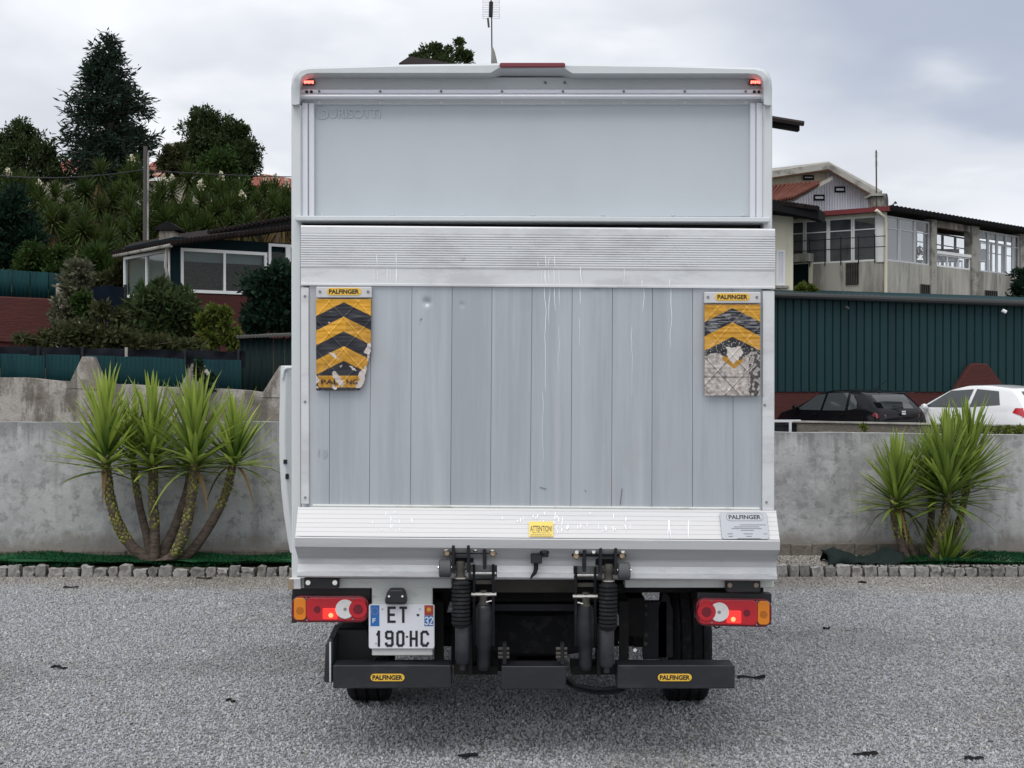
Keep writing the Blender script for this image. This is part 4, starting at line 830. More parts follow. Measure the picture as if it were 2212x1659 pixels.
    revolve(q(1044), 6.44, [(1275 + dy * .7, 3), (1276 + dy * .7, 8), (1290 + dy * .7, 9), (1296 + dy * .7, 8), (1306 + dy * .7, 12)], m_dirtbeam, T, 'rod_head')
    revolve(q(1044.5), 6.45, [(1304 + dy * .7, 13), (1308, 17.5), (1314 + dy, 18.7), (1395, 18.7), (1400, 15), (1437, 14.5), (1446, 12), (1449, 6)], m_blkp, T, 'lift_cylinder')
    MB().tube([P(q(1050), 1301 + dy * .6, 6.41), P(q(1062), 1298 + dy * .6, 6.41)], .004, 6).build('grease_nipple', m_chrome, T)
    a, c = bx(1012, 1020); MB().pbox(a, 1350, c, 1460, 6.46, 6.60).build('arm_root', m_under, T)
    a, c = bx(980, 1075); MB().pbox(a, 1440, c, 1458, 6.52, 6.70).build('pivot_block', m_under, T)
# camera plug with cable
o = MB().pbox(1146.5, 1197, 1171, 1218, 6.36, 6.40).build('cable_plug', m_plastic, T, bevel=.004)
MB().tube([P(1158, 1217, 6.38), P(1158, 1228, 6.38), P(1155, 1238, 6.375), P(1149, 1245, 6.37), P(1146, 1251, 6.37)], [.011, .010, .009, .006, .003], 8).build('cable', m_rub, o, smooth=60)
MB().tube([P(1176, 1189, 6.39), P(1176, 1189, 6.36), P(1176, 1189, 6.345)], [.026, .024, .013], 14).build('rear_camera', m_plastic, T, smooth=40)
MB().pbox(1166, 1192, 1185, 1204, 6.365, 6.41).build('camera_bracket', m_plastic, T, bevel=.003)
# cross members, chassis, axle and wheels
MB().pbox(1066, 1250, 1244, 1280, 6.62, 6.70).build('cross_member', m_dirtbeam, T); MB().pbox(1066, 1245, 1244, 1252, 6.60, 6.62).build('cross_member_lip', m_aluw, T)
MB().pbox(1060, 1306, 1250, 1320, 6.64, 6.68).build('cross_member', m_blk, T); MB().pbox(980, 1334, 1330, 1372, 6.9, 7.0).build('cross_member', m_under, T)
MB().pbox(960, 1272, 1330, 1300, 6.75, 6.85).build('cross_member', m_under, T); MB().pbox(850, 1330, 980, 1352, 6.95, 7.05).build('cross_member', m_under, T)
for xx in (-.42, .55): MB().box(xx, xx + .08, 6.75, 11.6, .52, .70).build('chassis_rail', m_under, T)
MB().box(bx0 + .03, bx1 - .03, 6.64, 10.4, zbot - .045, zbot - .003).build('cargo_floor', m_under, T)
MB().prism(rrect(X(726, 6.9), X(812, 6.9), Z(1432, 6.9), Z(1343, 6.9), .03), 6.72, 6.98).build('mudguard', m_plastic, T, bevel=.01)
MB().prism(rrect(-.30, .10, .30, .60, .06), 7.0, 7.4).build('fuel_tank', m_under, T, bevel=.01)
MB().pbox(1390, 1300, 1440, 1425, 6.85, 6.9).build('spring_hanger', m_blk, T); MB().prism([(X(a, 6.8), Z(b, 6.8)) for a, b in ((1436, 1285), (1448, 1290), (1452, 1310), (1456, 1320), (1456, 1425), (1425, 1425), (1425, 1320))], 6.85, 6.9).build('mud_flap_bracket', m_blk, T)
for b in (1308, 1327, 1372, 1391): MB().tube([P(1395, b, 6.85), P(1395, b, 6.835)], .010, 8).build('bolt', m_dirtbeam, T)
for a, b in ((1340, 1388), (1340, 1398), (1349, 1410), (1372, 1405)): MB().tube([P(a, b, 6.85), P(a, b, 6.835)], .009, 8).build('bolt', m_chrome, T)
def wheel(cx, cy, wd, rad, par):
    n, prof = 72, []
    hw = wd / 2
    ring = [(-hw, rad * .62), (-hw, rad * .80), (-hw * .96, rad * .93), (-hw * .82, rad * .985), (-hw * .62, rad), (-hw * .56, rad), (-hw * .54, rad * .965), (-hw * .46, rad * .965), (-hw * .44, rad), (-hw * .08, rad), (-hw * .06, rad * .965), (hw * .06, rad * .965), (hw * .08, rad), (hw * .44, rad), (hw * .46, rad * .965), (hw * .54, rad * .965), (hw * .56, rad), (hw * .62, rad), (hw * .82, rad * .985), (hw * .96, rad * .93), (hw, rad * .80), (hw, rad * .62)]
    mb = MB(); V = []
    for k in range(n):
        a = 2 * math.pi * k / n
        for j, (dx, r) in enumerate(ring):
            rr = r * (.975 if (k % 3 == 0 and r > rad * .98) else 1); sh_ = .5 * math.pi / n * (1 if dx > 0 else -1) * abs(dx) / hw * 2
            V.append((cx + dx, cy + rr * math.cos(a + sh_), rad + rr * math.sin(a + sh_)))
    m_ = len(ring); mb.add(V, [(k * m_ + j, k * m_ + j + 1, ((k + 1) % n) * m_ + j + 1, ((k + 1) % n) * m_ + j) for k in range(n) for j in range(m_ - 1)])
    t_ = mb.build('tyre', m_rub, par, smooth=35)
    MB().tube([(cx - hw * .9, cy, rad), (cx + hw * .5, cy, rad)], rad * .63, 24).build('rim', m_aluw, t_, smooth=40)
wheel(-.765, 7.72, .225, .345, T); wheel(.935, 7.72, .225, .345, T); wheel(-.72, 11.3, .215, .345, T); wheel(.92, 11.3, .215, .345, T)
MB().tube([(.12, 7.18, .40), (.12, 7.18, .42), (.12, 7.18, .60), (.12, 7.18, .62)], [.30, .34, .34, .30], 28).build('added_spare_wheel', m_rub, T, smooth=50)  # unseen wheel, added to block light so the middle looks black
MB().box(.02, .22, 6.9, 7.6, .34, .37).build('added_wheel_carrier', m_under, T)  # added with the wheel above, not a seen part
MB().tube([(-.7, 7.72, .345), (.9, 7.72, .345)], .055, 12).build('rear_axle', m_under, T)
MB().box(.60, .66, 7.0, 8.6, .42, .50).build('leaf_spring', m_under, T); MB().box(-.50, -.44, 7.0, 8.6, .42, .50).build('leaf_spring', m_under, T)
MB().tube([(X(1224, 6.5), 6.5, Z(1466, 6.5)), P(1245, 1481, 6.5), P(1280, 1488, 6.5), P(1310, 1489, 6.5), P(1340, 1487, 6.5)], .009, 8).build('hydraulic_hose', m_rub, T, smooth=60)
MB().tube([(X(1222, 6.52), 6.52, Z(1474, 6.52)), P(1250, 1490, 6.52), P(1290, 1497, 6.52), P(1330, 1496, 6.52), P(1350, 1489, 6.52)], .009, 8).build('hydraulic_hose', m_rub, T, smooth=60)
MB().tube([P(780, 1345, 6.6), P(795, 1365, 6.62), P(800, 1400, 6.7)], .006, 6).build('lamp_cable', m_rub, T)
# cab
cabp = [(10.42, .45), (10.42, 2.35), (10.6, 2.45), (11.2, 2.42), (11.75, 1.95), (12.0, 1.35), (12.12, 1.1), (12.15, .45)]
MB().prism(cabp, -.86, 1.06, 'x').build('cab', m_white, T, bevel=.05, seg=2)
MB().add([(-.72, 11.27, 2.34), (.92, 11.27, 2.34), (.94, 11.74, 1.98), (-.74, 11.74, 1.98)], [(0, 1, 2, 3)]).build('windscreen', m_gl_dark, T)
# open cab door seen edge on: outer skin curves in towards the sill
dd0 = 10.35
dpts = [(605, 790), (603.5, 830), (602, 900), (601.5, 950), (602.5, 1000), (606, 1060), (611.5, 1110), (619, 1160), (625, 1195)]
mb = MB(); V = []
for a, b in dpts: V += [(X(a, dd0), dd0, Z(b, dd0)), (X(a + 14 + (790 - b) * .0, dd0), dd0 - .012, Z(b, dd0)), (X(a, dd0) + .75, dd0 + .62, Z(b, dd0)), (X(a, dd0) + .68, dd0 + .68, Z(b, dd0))]
n = len(dpts); fs = []
for i in range(n - 1):
    for k in range(4): fs.append((i * 4 + k, i * 4 + (k + 1) % 4, (i + 1) * 4 + (k + 1) % 4, (i + 1) * 4 + k))
fs += [(0, 1, 2, 3), tuple(range(4 * n - 1, 4 * n - 5, -1))]
mb.add(V, fs); DR = mb.build('cab_door', m_white, T, smooth=30, bevel=.006, label='white cab door standing ajar at the left side')
MB().pbox(612, 993, 619.5, 1002, dd0 - .022, dd0 + .02).build('door_latch', m_blk, DR); MB().prism(rrect(X(617, dd0), X(624, dd0), Z(1035, dd0), Z(1023, dd0), .010), dd0 - .016, dd0 + .01).build('striker_hole', m_blk, DR)
MB().tube([P(611, 816, dd0 - .02), P(613, 800, dd0 - .02), P(619, 795, dd0 - .02), P(632, 794, dd0 - .02)], .012, 8).build('door_seal', m_header, DR, smooth=60)
MB().tube([P(626, 800, dd0 + .1), P(626, 1150, dd0 + .1)], .02, 8).build('inner_edge', m_header, DR)
# ================================================================== FRONT YUCCAS
def blade(k, L=1.0, w=0.074, bend=0.25):
    n = 7; V, Fc = [], []
    for i in range(n + 1):
        t = i / n; ww = w * (min(1, .55 + t * 2.2) * (1 - t ** 2.2) ** .8 + .02) * .5
        y = bend * t * t; z = L * (t - .12 * abs(bend) * t * t); fo = ww * .45
        V += [(-ww, y - fo, z), (0, y, z), (ww, y - fo, z)]
    for i in range(n): a = 3 * i; Fc += [(a, a + 1, a + 4, a + 3), (a + 1, a + 2, a + 5, a + 4)]
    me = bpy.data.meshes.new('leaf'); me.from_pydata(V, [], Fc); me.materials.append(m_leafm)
    me.polygons.foreach_set('use_smooth', [True] * len(me.polygons)); return me
BL = [blade(k, bend=b) for k, b in enumerate([-.04, .0, .05, .10, .18, -.08])]
BLF = [blade(k, bend=b) for k, b in enumerate([.4])]; BLD = [blade(k, bend=b, w=.06) for k, b in enumerate([.75])]; BLD[0].materials.clear(); BLD[0].materials.append(m_dry)
def rosette(par, c, d, n, L, spread=1.0, seed=0, stuffn=40, tall=.30, lim=None):
    rr = random.Random(seed); c = Vector(c); V, Fc = [], []
    for i in range(n + stuffn):
        q = (i % n + rr.random()) / n if i < n else rr.random()          # 0 = lowest leaf, 1 = centre spear
        th = R(98 - 93 * q ** .75) * spread + rr.gauss(0, .06)
        ph = i * 2.39996 + rr.gauss(0, .2)
        d_ = Vector((math.sin(th) * math.cos(ph), math.sin(th) * math.sin(ph) * .9, math.cos(th)))
        base = c + Vector((0, 0, -0.10 + tall * q)) + Vector((d_.x, d_.y, 0)) * .03
        le = L * rr.uniform(.82, 1.12) * (1.0 - .18 * (1 - q)); 
        if lim and base.y + d_.y * le > lim: d_.y *= .25; d_.normalize()
        me = BL[int(min(5, rr.random() * 6))] if q > .2 else BL[rr.choice([1, 2, 3, 4])]
        if q < .08 and rr.random() < .3: me = BLF[0]
        if q < .05 and rr.random() < .4: me = BLD[0]
        z = d_; dn = Vector((0, 0, -1)); y = (dn - z * dn.dot(z)); y = y.normalized() if y.length > .05 else Vector((math.cos(ph), math.sin(ph), 0))
        x = y.cross(z).normalized(); y = z.cross(x)
        mt = Matrix(((x.x * L * 1.0, y.x * le, z.x * le), (x.y * L, y.y * le, z.y * le), (x.z * L, y.z * le, z.z * le))).to_4x4()
        mt.translation = base - org(par)
        if i < n:
            o = bpy.data.objects.new('leaf', me); C.objects.link(o); o.parent = par; o.matrix_local = mt
        else:
            k = len(V); V += [tuple(mt @ v.co) for v in me.vertices]; Fc += [tuple(j + k for j in p.vertices) for p in me.polygons]
    if V:
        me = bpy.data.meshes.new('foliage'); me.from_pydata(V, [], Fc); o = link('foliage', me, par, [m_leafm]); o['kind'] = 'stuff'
def stem(par, pts, r0, r1, d, scar_from):
    # pts in picture coordinates bottom to top with depth offsets
    P3 = [P(a, b, d + (e[0] if e else 0)) for a, b, *e in pts]; Q = []
    for i in range(len(P3) - 1):
        p0, p1, p2, p3 = P3[max(i - 1, 0)], P3[i], P3[i + 1], P3[min(i + 2, len(P3) - 1)]
        for k in range(5):
            t = k / 5; Q.append(.5 * ((2 * p1) + (p2 - p0) * t + (2 * p0 - 5 * p1 + 4 * p2 - p3) * t * t + (3 * p1 - p0 - 3 * p2 + p3) * t ** 3))
    Q.append(P3[-1]); n = len(Q)
    rad = [.9 * (r0 + (r1 - r0) * (i / (n - 1))) * (1 + .5 * max(0, 1 - i / 4) * (r0 > .05)) * (1 + .06 * nz3(i * .9, r0 * 70)) for i in range(n)]
    mb = MB(); mb.tube(Q, rad, 14); s_ = mb.build('stem', m_stem, par, smooth=70)
    mb = MB(); k = 0; tot = 0; rr_s = random.Random(len(pts) * 7 + int(r0 * 1000))
    for i in range(int(scar_from * (n - 1)), n - 1):
        seg = Q[i + 1] - Q[i]; m_ = max(1, int(round(seg.length / .027))); ax = seg.normalized(); u = ax.orthogonal().normalized(); v = ax.cross(u)
        for j in range(m_):
            p = Q[i] + seg * (j / m_)
            for a in range(5):
                if rr_s.random() < .14: continue
                ph = a * math.pi / 2.5 + k * .62 + rr_s.uniform(-.2, .2); o_ = u * math.cos(ph) + v * math.sin(ph); t_ = ax.cross(o_); r = rad[i]
                c0 = p + o_ * r * .97; h_ = .017 * rr_s.uniform(.6, 1.3); w2 = r * .46 * rr_s.uniform(.6, 1.15)
                mb.add([c0 - t_ * w2, c0 + ax * -h_, c0 + t_ * w2, c0 + ax * h_ * 1.3, c0 + o_ * .011 + ax * .008], [(0, 1, 4), (1, 2, 4), (2, 3, 4), (3, 0, 4)])
            k += 1
    if mb.v: o = mb.build('leaf_scars', m_scar, s_); o['kind'] = 'stuff'
    return s_
def zx3(a, b): return (109.7 + a * .29763, 768 + b * .29763)
YD = 12.88
y1 = thing('potted_yucca', 'five headed yucca with curved stems in front of the wall left of the truck', 'yucca', (X(318, YD), YD, 0.05)); y1.name = 'yucca_plant'; ORG[y1.name] = Vector(y1.location)
def P2(l): return [zx3(*p[:2]) + tuple(p[2:]) for p in l]
s1 = stem(y1, P2([(715, 1550), (690, 1480), (590, 1390, -.03), (500, 1250, -.06), (440, 1080, -.08), (405, 860, -.10), (398, 720, -.10)]), .066, .042, YD, .42)
s2 = stem(y1, P2([(725, 1520, .1), (705, 1350, .14), (650, 1120, .16), (612, 900, .18), (600, 760, .18)]), .048, .028, YD, .62)
s3 = stem(y1, P2([(735, 1530, .02), (755, 1350, .03), (742, 1080, .03), (742, 860, .03), (735, 700, .03)]), .052, .045, YD, .38)
s4 = stem(y1, P2([(770, 1545, -.03), (900, 1440, -.08), (980, 1240, -.11), (1025, 1000, -.12), (1045, 820, -.12), (1045, 700, -.12)]), .056, .044, YD, .22)
s4b = stem(y1, P2([(770, 1510, .1), (890, 1270, .17), (975, 1030, .2), (1010, 860, .2)]), .055, .036, YD, .95)
s5 = stem(y1, P2([(860, 1530, .0), (1020, 1420, .02), (1180, 1190, .02), (1275, 980, 0), (1318, 800, 0), (1335, 680, 0)]), .056, .034, YD, .5)
rosette(s1, P(*zx3(398, 770), YD - .10), YD, 60, .63, seed=1, lim=13.24, stuffn=60, tall=.36); rosette(s3, P(*zx3(733, 770), YD + .03), YD, 50, .62, seed=2, lim=13.24, stuffn=55, tall=.32)
rosette(s4, P(*zx3(1045, 765), YD - .12), YD, 60, .64, seed=3, lim=13.24, stuffn=55, tall=.33); rosette(s5, P(*zx3(1335, 735), YD), YD, 46, .58, seed=4, lim=13.24, stuffn=30, tall=.16)
rosette(s2, P(*zx3(600, 740), YD + .18), YD, 26, .52, seed=5, lim=13.24, stuffn=30, tall=.28); rosette(s4b, P(*zx3(1015, 820), YD + .2), YD, 20, .46, seed=6, lim=13.24, stuffn=15, tall=.2)
rosette(y1, P(*zx3(1010, 1370), YD + .1), YD, 8, .16, seed=16, lim=13.24, stuffn=0, tall=.03)
def zr(a, b): return (1591 + a * .40482, 987.5 + b * .40482)
y2 = thing('yucca_plant', 'smaller yucca clump with a low rosette right of the truck', 'yucca', (X(1996, YD), YD, 0.05))
def P3_(l): return [zr(*p[:2]) + tuple(p[2:]) for p in l]
t1 = stem(y2, P3_([(950, 600), (900, 520), (860, 400), (840, 300), (838, 200)]), .042, .034, YD, .45)
t1b = stem(y2, P3_([(985, 595, .05), (930, 480, .05), (890, 360, .04), (872, 240, .03)]), .036, .030, YD, .45)
t2 = stem(y2, P3_([(1030, 600, -.05), (1060, 500, -.08), (1100, 360, -.1), (1120, 260, -.1), (1128, 180, -.1)]), .044, .036, YD, .35)
t3 = stem(y2, P3_([(1060, 595, .08), (1160, 420, .12), (1205, 280, .14), (1235, 130, .14)]), .036, .032, YD, .4)
t4 = stem(y2, P3_([(1010, 595, .1), (1035, 400, .15), (1042, 250, .16), (1045, 140, .16)]), .036, .034, YD, .6)
rosette(t1, P(*zr(856, 225), YD), YD, 56, .52, seed=7, lim=13.24, stuffn=75, tall=.26); rosette(t2, P(*zr(1120, 205), YD - .1), YD, 68, .60, seed=8, lim=13.24, stuffn=95, tall=.34)
rosette(t3, P(*zr(1235, 110), YD + .14), YD, 50, .56, seed=9, lim=13.24, stuffn=85, tall=.32); rosette(t4, P(*zr(1045, 150), YD + .16), YD, 34, .50, seed=10, lim=13.24, stuffn=60, tall=.2)
rosette(y2, P(*zr(1115, 550), YD - .04), YD, 54, .47, spread=.75, seed=11, lim=13.24, stuffn=30, tall=.06)

# ================================================================== LEFT BACKGROUND
gf = thing('sheet_fence', 'low dark green corrugated sheets standing behind the broken wall stubs', 'fence', (0, 16.5, 1.2))
def corr(name, x0, x1, z0a, z0b, z1a, z1b, y, pitch, mat, par, depth=.02, wob=0.0):
    n = max(2, int(round((x1 - x0) / pitch))) * 4; V, Fc = [], []
    for i in range(n + 1):
        t = i / n; x = x0 + (x1 - x0) * t; yy = y + depth * (.5 - .5 * math.cos(t * n / 4 * 2 * math.pi)) * 1.0
        V += [(x, yy, z0a + (z0b - z0a) * t), (x, yy, z1a + (z1b - z1a) * t + wob * nz3(x * 2.2))]
    for i in range(n): a = 2 * i; Fc.append((a, a + 2, a + 3, a + 1))
    mb = MB(); mb.add(V, Fc); o = mb.build(name, mat, par, smooth=50); o.modifiers.new('t', 'SOLIDIFY').thickness = .004; return o
d = 16.5
for i, (a, c, t0, t1, b0, b1) in enumerate([(-120, 0, 759, 763, 830, 832), (0, 62, 764, 765, 830, 832), (62, 98, 768, 768, 832, 833), (98, 172, 765, 767, 833, 836), (184, 250, 767, 769, 838, 840), (250, 325, 770, 771, 838, 842), (325, 402, 771, 776, 842, 846), (420, 470, 776, 777, 850, 852), (470, 522, 777, 778, 850, 853)]):
    corr('corrugated_panel', X(a, d), X(c - 1, d), Z(b0 + 25, d), Z(b1 + 25, d), Z(t0, d), Z(t1, d), d + (i % 2) * .02, .052, m_teal2, gf, .018)
nf = thing('net_fence', 'dark shade net stretched on thin posts behind the green sheets', 'fence', (0, 17.4, 1.1))
d = 17.4; V, Fc = [], []; n = 120
for j in range(5):
    for i in range(n + 1):
        px = -160 + 690 * i / n; q = j / 4; sag = 3 * abs(math.sin(px / 97 * math.pi)) ** .5 if j == 4 else 0
        py = 795 - (795 - (747 + px * .022)) * q + (3 - sag) * (j == 4); V.append((X(px, d), d + nz3(px * .05, j * .6) * .05, Z(py, d)))
for j in range(4):
    for i in range(n): a = j * (n + 1) + i; Fc.append((a, a + 1, a + n + 2, a + n + 1))
npmesh('shade_net', V, Fc, m_net, nf, True)
for px, m_ in ((-30, m_blk), (83, m_blk), (178, m_blk), (273, m_fascia), (400, m_blk), (515, m_blk)): MB().tube([P(px, 800, d - .03), P(px, 745 + px * .02, d - .03)], .018, 8).build('post', m_, nf)
# shed
sd_ = thing('green_shed', 'dark green sheet metal shed beside the hedge left of the truck', 'shed', (X(580, 18.2), 18.2, 1.0)); d = 18.2
a = 517
while a < 700: corr('wall_panel', X(a, d), X(a + 24, d), Z(890, d), Z(890, d), Z(731, d), Z(730, d), d, .07, m_shed, sd_, .02); a += 24.6
corr('wall_panel', X(517, d) + .0, X(517, d) + .02, Z(890, d), Z(890, d), Z(731, d), Z(731, d), d, .02, m_shed, sd_, .02)
MB().box(X(517, d), X(517, d) + .03, d, d + 2, Z(890, d), Z(733, d)).build('side_wall', m_shed, sd_)
MB().add([(X(513, d), d - .08, Z(731, d)), (X(720, d), d - .08, Z(723, d)), (X(720, d), d + 2.2, Z(705, d)), (X(513, d), d + 2.2, Z(712, d)), (X(513, d), d - .08, Z(728, d)), (X(720, d), d - .08, Z(720, d)), (X(720, d), d + 2.2, Z(702, d)), (X(513, d), d + 2.2, Z(709, d))], [(0, 1, 5, 4), (3, 2, 1, 0), (4, 5, 6, 7), (0, 4, 7, 3), (1, 2, 6, 5), (2, 3, 7, 6)]).build('roof', m_gut, sd_)
mb = MB()
for i in range(28): px = 514 + i * 7.5; mb.tube([P(px, 728 - (px - 513) * .04, d - .09), P(px + .1, 727 - (px - 513) * .04, d + .1)], .022, 6)
o = mb.build('roof_ribs', m_pole, sd_); o['kind'] = 'stuff'
# red wall with green panels upper left
rd = thing('red_wall', 'dark red painted block wall under the upper green fence at far left', 'wall', (X(60, 24), 24, 1.6)); d = 24
MB().pbox(-260, 640, 141, 790, d, d + .25, sk=lambda p: p * .045).build('upper_wall', m_brick, rd, bevel=.02)
MB().pbox(-260, 727, 110, 738, d - .06, d, sk=lambda p: p * .06).build('ledge', m_brick, rd, bevel=.01)
MB().pbox(120, 612, 155, 790, d - .05, d + .2).build('pier', m_concc, rd, bevel=.02)
MB().prism([(X(a, d), Z(b, d)) for a, b in ((140, 790), (140, 700), (190, 735), (250, 775), (250, 790))], d - .02, d + .2).build('sloping_wall', m_brick, rd)
MB().prism([(X(a, d), Z(b, d)) for a, b in ((150, 690), (152, 684), (200, 720), (255, 765), (250, 772), (190, 730))], d - .06, d + .24).build('coping', m_fascia, rd)
MB().pbox(160, 702, 285, 790, 24.6, 24.8).build('grey_wall', m_fascia, rd)
gf2 = thing('sheet_fence', 'taller dark green sheet fence on top of the red wall at far left', 'fence', (X(60, 24.1), 24.1, 3.1)); a = -240; i = 0
while a < 138:
    corr('corrugated_panel', X(a, d), X(a + 19.5, d), Z(645 + a * .045, d), Z(645 + a * .045, d), Z(581 + a * .065, d), Z(581 + (a + 20) * .065, d), d + .12 + .02 * (i % 2), .16, m_teal2, gf2, .02); a += 20; i += 1
nv = thing('tarp_fence', 'navy tarpaulin fence panel beside the corner window of the bungalow', 'fence', (X(220, 25.2), 25.2, 2.3)); d = 25.2
V, Fc = [], []
for j in range(7):
    for i in range(13): V.append((X(160 + 112 * i / 12, d), d + nz3(i * .5, j * .8, 3) * .06, Z(618 + 90 * j / 6 - (j == 0) * 2 * math.sin(i), d)))
for j in range(6):
    for i in range(12): a = j * 13 + i; Fc.append((a, a + 13, a + 14, a + 1))
npmesh('tarpaulin', V, Fc, m_navy, nv, True); MB().tube([P(196, 640, d - .1), P(258, 705, d - .1)], .02, 6).build('brace', m_pole, nv)
for px in (161, 271): MB().tube([P(px, 720, d), P(px, 615, d)], .03, 6).build('post', m_blk, nv)

# bungalow: two glazed facades meeting at a corner
BG = thing('bungalow', 'low bungalow with white framed corner windows over a dark red base', 'house', (X(379, 25), 25, 2.3))
Lf, Cn, Rt = Vector((X(269, 27.0), 27.0, 0)), Vector((X(377, 25.0), 25.0, 0)), Vector((X(720, 26.8), 26.8, 0))
zs, zt, zb = 3.247, 4.03, 2.0
def wallq(mb, a, b, z0, z1, off=0.0, m=0, th=.12):   # a wall slab along ab
    dr = (b - a).normalized(); nn_ = Vector((dr.y, -dr.x, 0)); nn_ = nn_ if nn_.y < 0 else -nn_
    p = [a + nn_ * off, b + nn_ * off, b + nn_ * (off - th), a + nn_ * (off - th)]
    mb.hexa([(q.x, q.y, z0) for q in p] + [(q.x, q.y, z1) for q in p], m); return mb
def along(a, b, t): return a + (b - a) * t
for a, b in ((Lf, Cn), (Cn, Rt)):
    wallq(MB(), a, b, zb - .6, zs - .02, 0).build('base_wall', m_brick, BG); wallq(MB(), a, b, zt + .02, zt + .19, -.01).build('fascia_board', m_dfas, BG)
MB().add([(Lf.x, 27.0, zt + .1), (Lf.x + .2, 31, zt + .1), (Lf.x + .2, 31, 1.5), (Lf.x, 27, 1.5)], [(0, 1, 2, 3)]).build('back_wall', m_brick, BG)
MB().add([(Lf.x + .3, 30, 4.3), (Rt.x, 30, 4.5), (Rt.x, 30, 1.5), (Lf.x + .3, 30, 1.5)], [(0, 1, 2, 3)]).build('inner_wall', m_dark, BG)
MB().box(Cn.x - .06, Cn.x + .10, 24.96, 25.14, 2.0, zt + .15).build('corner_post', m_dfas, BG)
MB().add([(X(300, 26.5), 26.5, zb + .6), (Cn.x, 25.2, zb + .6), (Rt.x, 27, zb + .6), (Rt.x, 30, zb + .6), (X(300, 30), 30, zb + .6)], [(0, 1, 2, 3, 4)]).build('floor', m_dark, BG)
def window(a, b, t0, t1, z0, z1, fw, panes, gm, par, fm=m_frame, blind=0.0, off=.02, trans=None):
    p, q = along(a, b, t0), along(a, b, t1); dr = (q - p); Ln = dr.length; dr.normalize()
    W_ = wallq(MB(), p, p + dr * fw, z0, z1, off, th=.06)
    wallq(W_, q - dr * fw, q, z0, z1, off, th=.06); wallq(W_, p + dr * fw, q - dr * fw, z1 - fw, z1, off, th=.06); wallq(W_, p + dr * fw, q - dr * fw, z0, z0 + fw, off, th=.06)
    fr = W_.build('window', fm, par)
    cuts = [0] + list(panes) + [1]
    for i in range(len(cuts) - 1):
        u0, u1 = fw + (Ln - 2 * fw) * cuts[i], fw + (Ln - 2 * fw) * cuts[i + 1]
        if i: wallq(MB(), p + dr * (u0 - fw * .4), p + dr * (u0 + fw * .4), z0 + fw, z1 - fw, off - .004, th=.05).build('mullion', fm, fr); u0 += fw * .4
        if i < len(cuts) - 2: u1 -= fw * .4
        zc = [(z0 + fw, z1 - fw)] if not trans else [(z0 + fw, trans - fw * .3), (trans + fw * .3, z1 - fw)]
        if trans: wallq(MB(), p + dr * u0, p + dr * u1, trans - fw * .3, trans + fw * .3, off - .006, th=.05).build('transom', fm, fr)
        for za, zb_ in zc: wallq(MB(), p + dr * u0, p + dr * u1, za, zb_, off - .03, th=.012).build('pane', gm, fr)
    if blind: wallq(MB(), p + dr * fw, q - dr * fw, z1 - fw - (z1 - z0) * blind, z1 - fw, off - .1, th=.02).build('blind', m_blind, fr)
    return fr
wg = glassmat('room_glass', (.7, .75, .75), .02)
window(Lf, Cn, 0, .93, zs, zt, .055, [.5], wg, BG, blind=.92); window(Cn, Rt, .035, .565, zs, zt, .055, [.5], wg, BG, blind=.22)
window(Cn, Rt, .575, .70, zs + .1, zt + .17, .05, [], wg, BG); window(Cn, Rt, .70, .98, zs + .1, zt + .17, .05, [.5], wg, BG)
MB().tube([(Cn.x - .10, 24.9, zt + .1), (Cn.x - .13, 24.9, 3.7), (Cn.x - .05, 24.9, 3.3)], .03, 8).build('downpipe', m_fascia, BG, smooth=60)
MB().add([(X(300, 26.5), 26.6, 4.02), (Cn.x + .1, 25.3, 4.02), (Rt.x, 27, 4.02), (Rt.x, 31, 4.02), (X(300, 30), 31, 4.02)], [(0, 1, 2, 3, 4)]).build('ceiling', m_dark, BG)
for i, (px, dd, hh) in enumerate(((430, 26.2, .34), (530, 26.9, .42))):
    q_ = P(px, 631, dd); wp = thing('window_plant', ['leafy plant in a dark trough behind the left bungalow pane', 'taller potted plant behind the right bungalow pane'][i], 'plant', (q_.x, dd, 3.2))
    MB().box(q_.x - .28, q_.x + .28, dd - .1, dd + .1, 3.0, 3.38).build('trough', m_blk, wp, bevel=.01)
    cen = np.array([(q_.x, dd, 3.42 + hh * .4)] * 260) + rng.normal(size=(260, 3)) * np.array([.22, .07, hh * .4]); v, f = leaves_np(cen, .14, .05, up=.4, jit=1, dirs=np.zeros((260, 3))); npmesh('foliage', v, f, m_lf4, wp)
# roofs: slabs with tiles along the eaves
A_, B_, Cc = P(243, 549, 27.4), P(377, 525, 24.5), P(700, 484, 26.4); A2, B2, C2 = P(285, 525, 31.5), P(420, 500, 31), P(720, 466, 31)
mb = MB(); mb.add([A_, B_, B2, A2, A_ - Vector((0, 0, .05)), B_ - Vector((0, 0, .05)), B2 - Vector((0, 0, .05)), A2 - Vector((0, 0, .05))], [(0, 1, 2, 3), (7, 6, 5, 4), (0, 4, 5, 1), (1, 5, 6, 2), (2, 6, 7, 3), (3, 7, 4, 0)])
mb.add([B_, Cc, C2, B2, B_ - Vector((0, 0, .05)), Cc - Vector((0, 0, .05)), C2 - Vector((0, 0, .05)), B2 - Vector((0, 0, .05))], [(0, 1, 2, 3), (7, 6, 5, 4), (0, 4, 5, 1), (1, 5, 6, 2), (2, 6, 7, 3), (3, 7, 4, 0)])
RF = mb.build('roof', m_rooft, BG)
for a, b, n in ((A_, B_, 26), (B_, Cc, 40)):
    for i in range(n):
        p = along(a, b, (i + .5) / n); mb = MB(); dq = Vector((.05, 1, .03)) * .5
        mb.tube([p - Vector((0, .06, -.01)), p + dq + Vector((0, 0, .05))], .045, 8); mb.build('roof_tile', m_rooft, RF, smooth=50)
MB().tube([P(247, 553, 27.3), P(370, 530, 24.55)], .035, 8).build('gutter', m_fascia, BG)
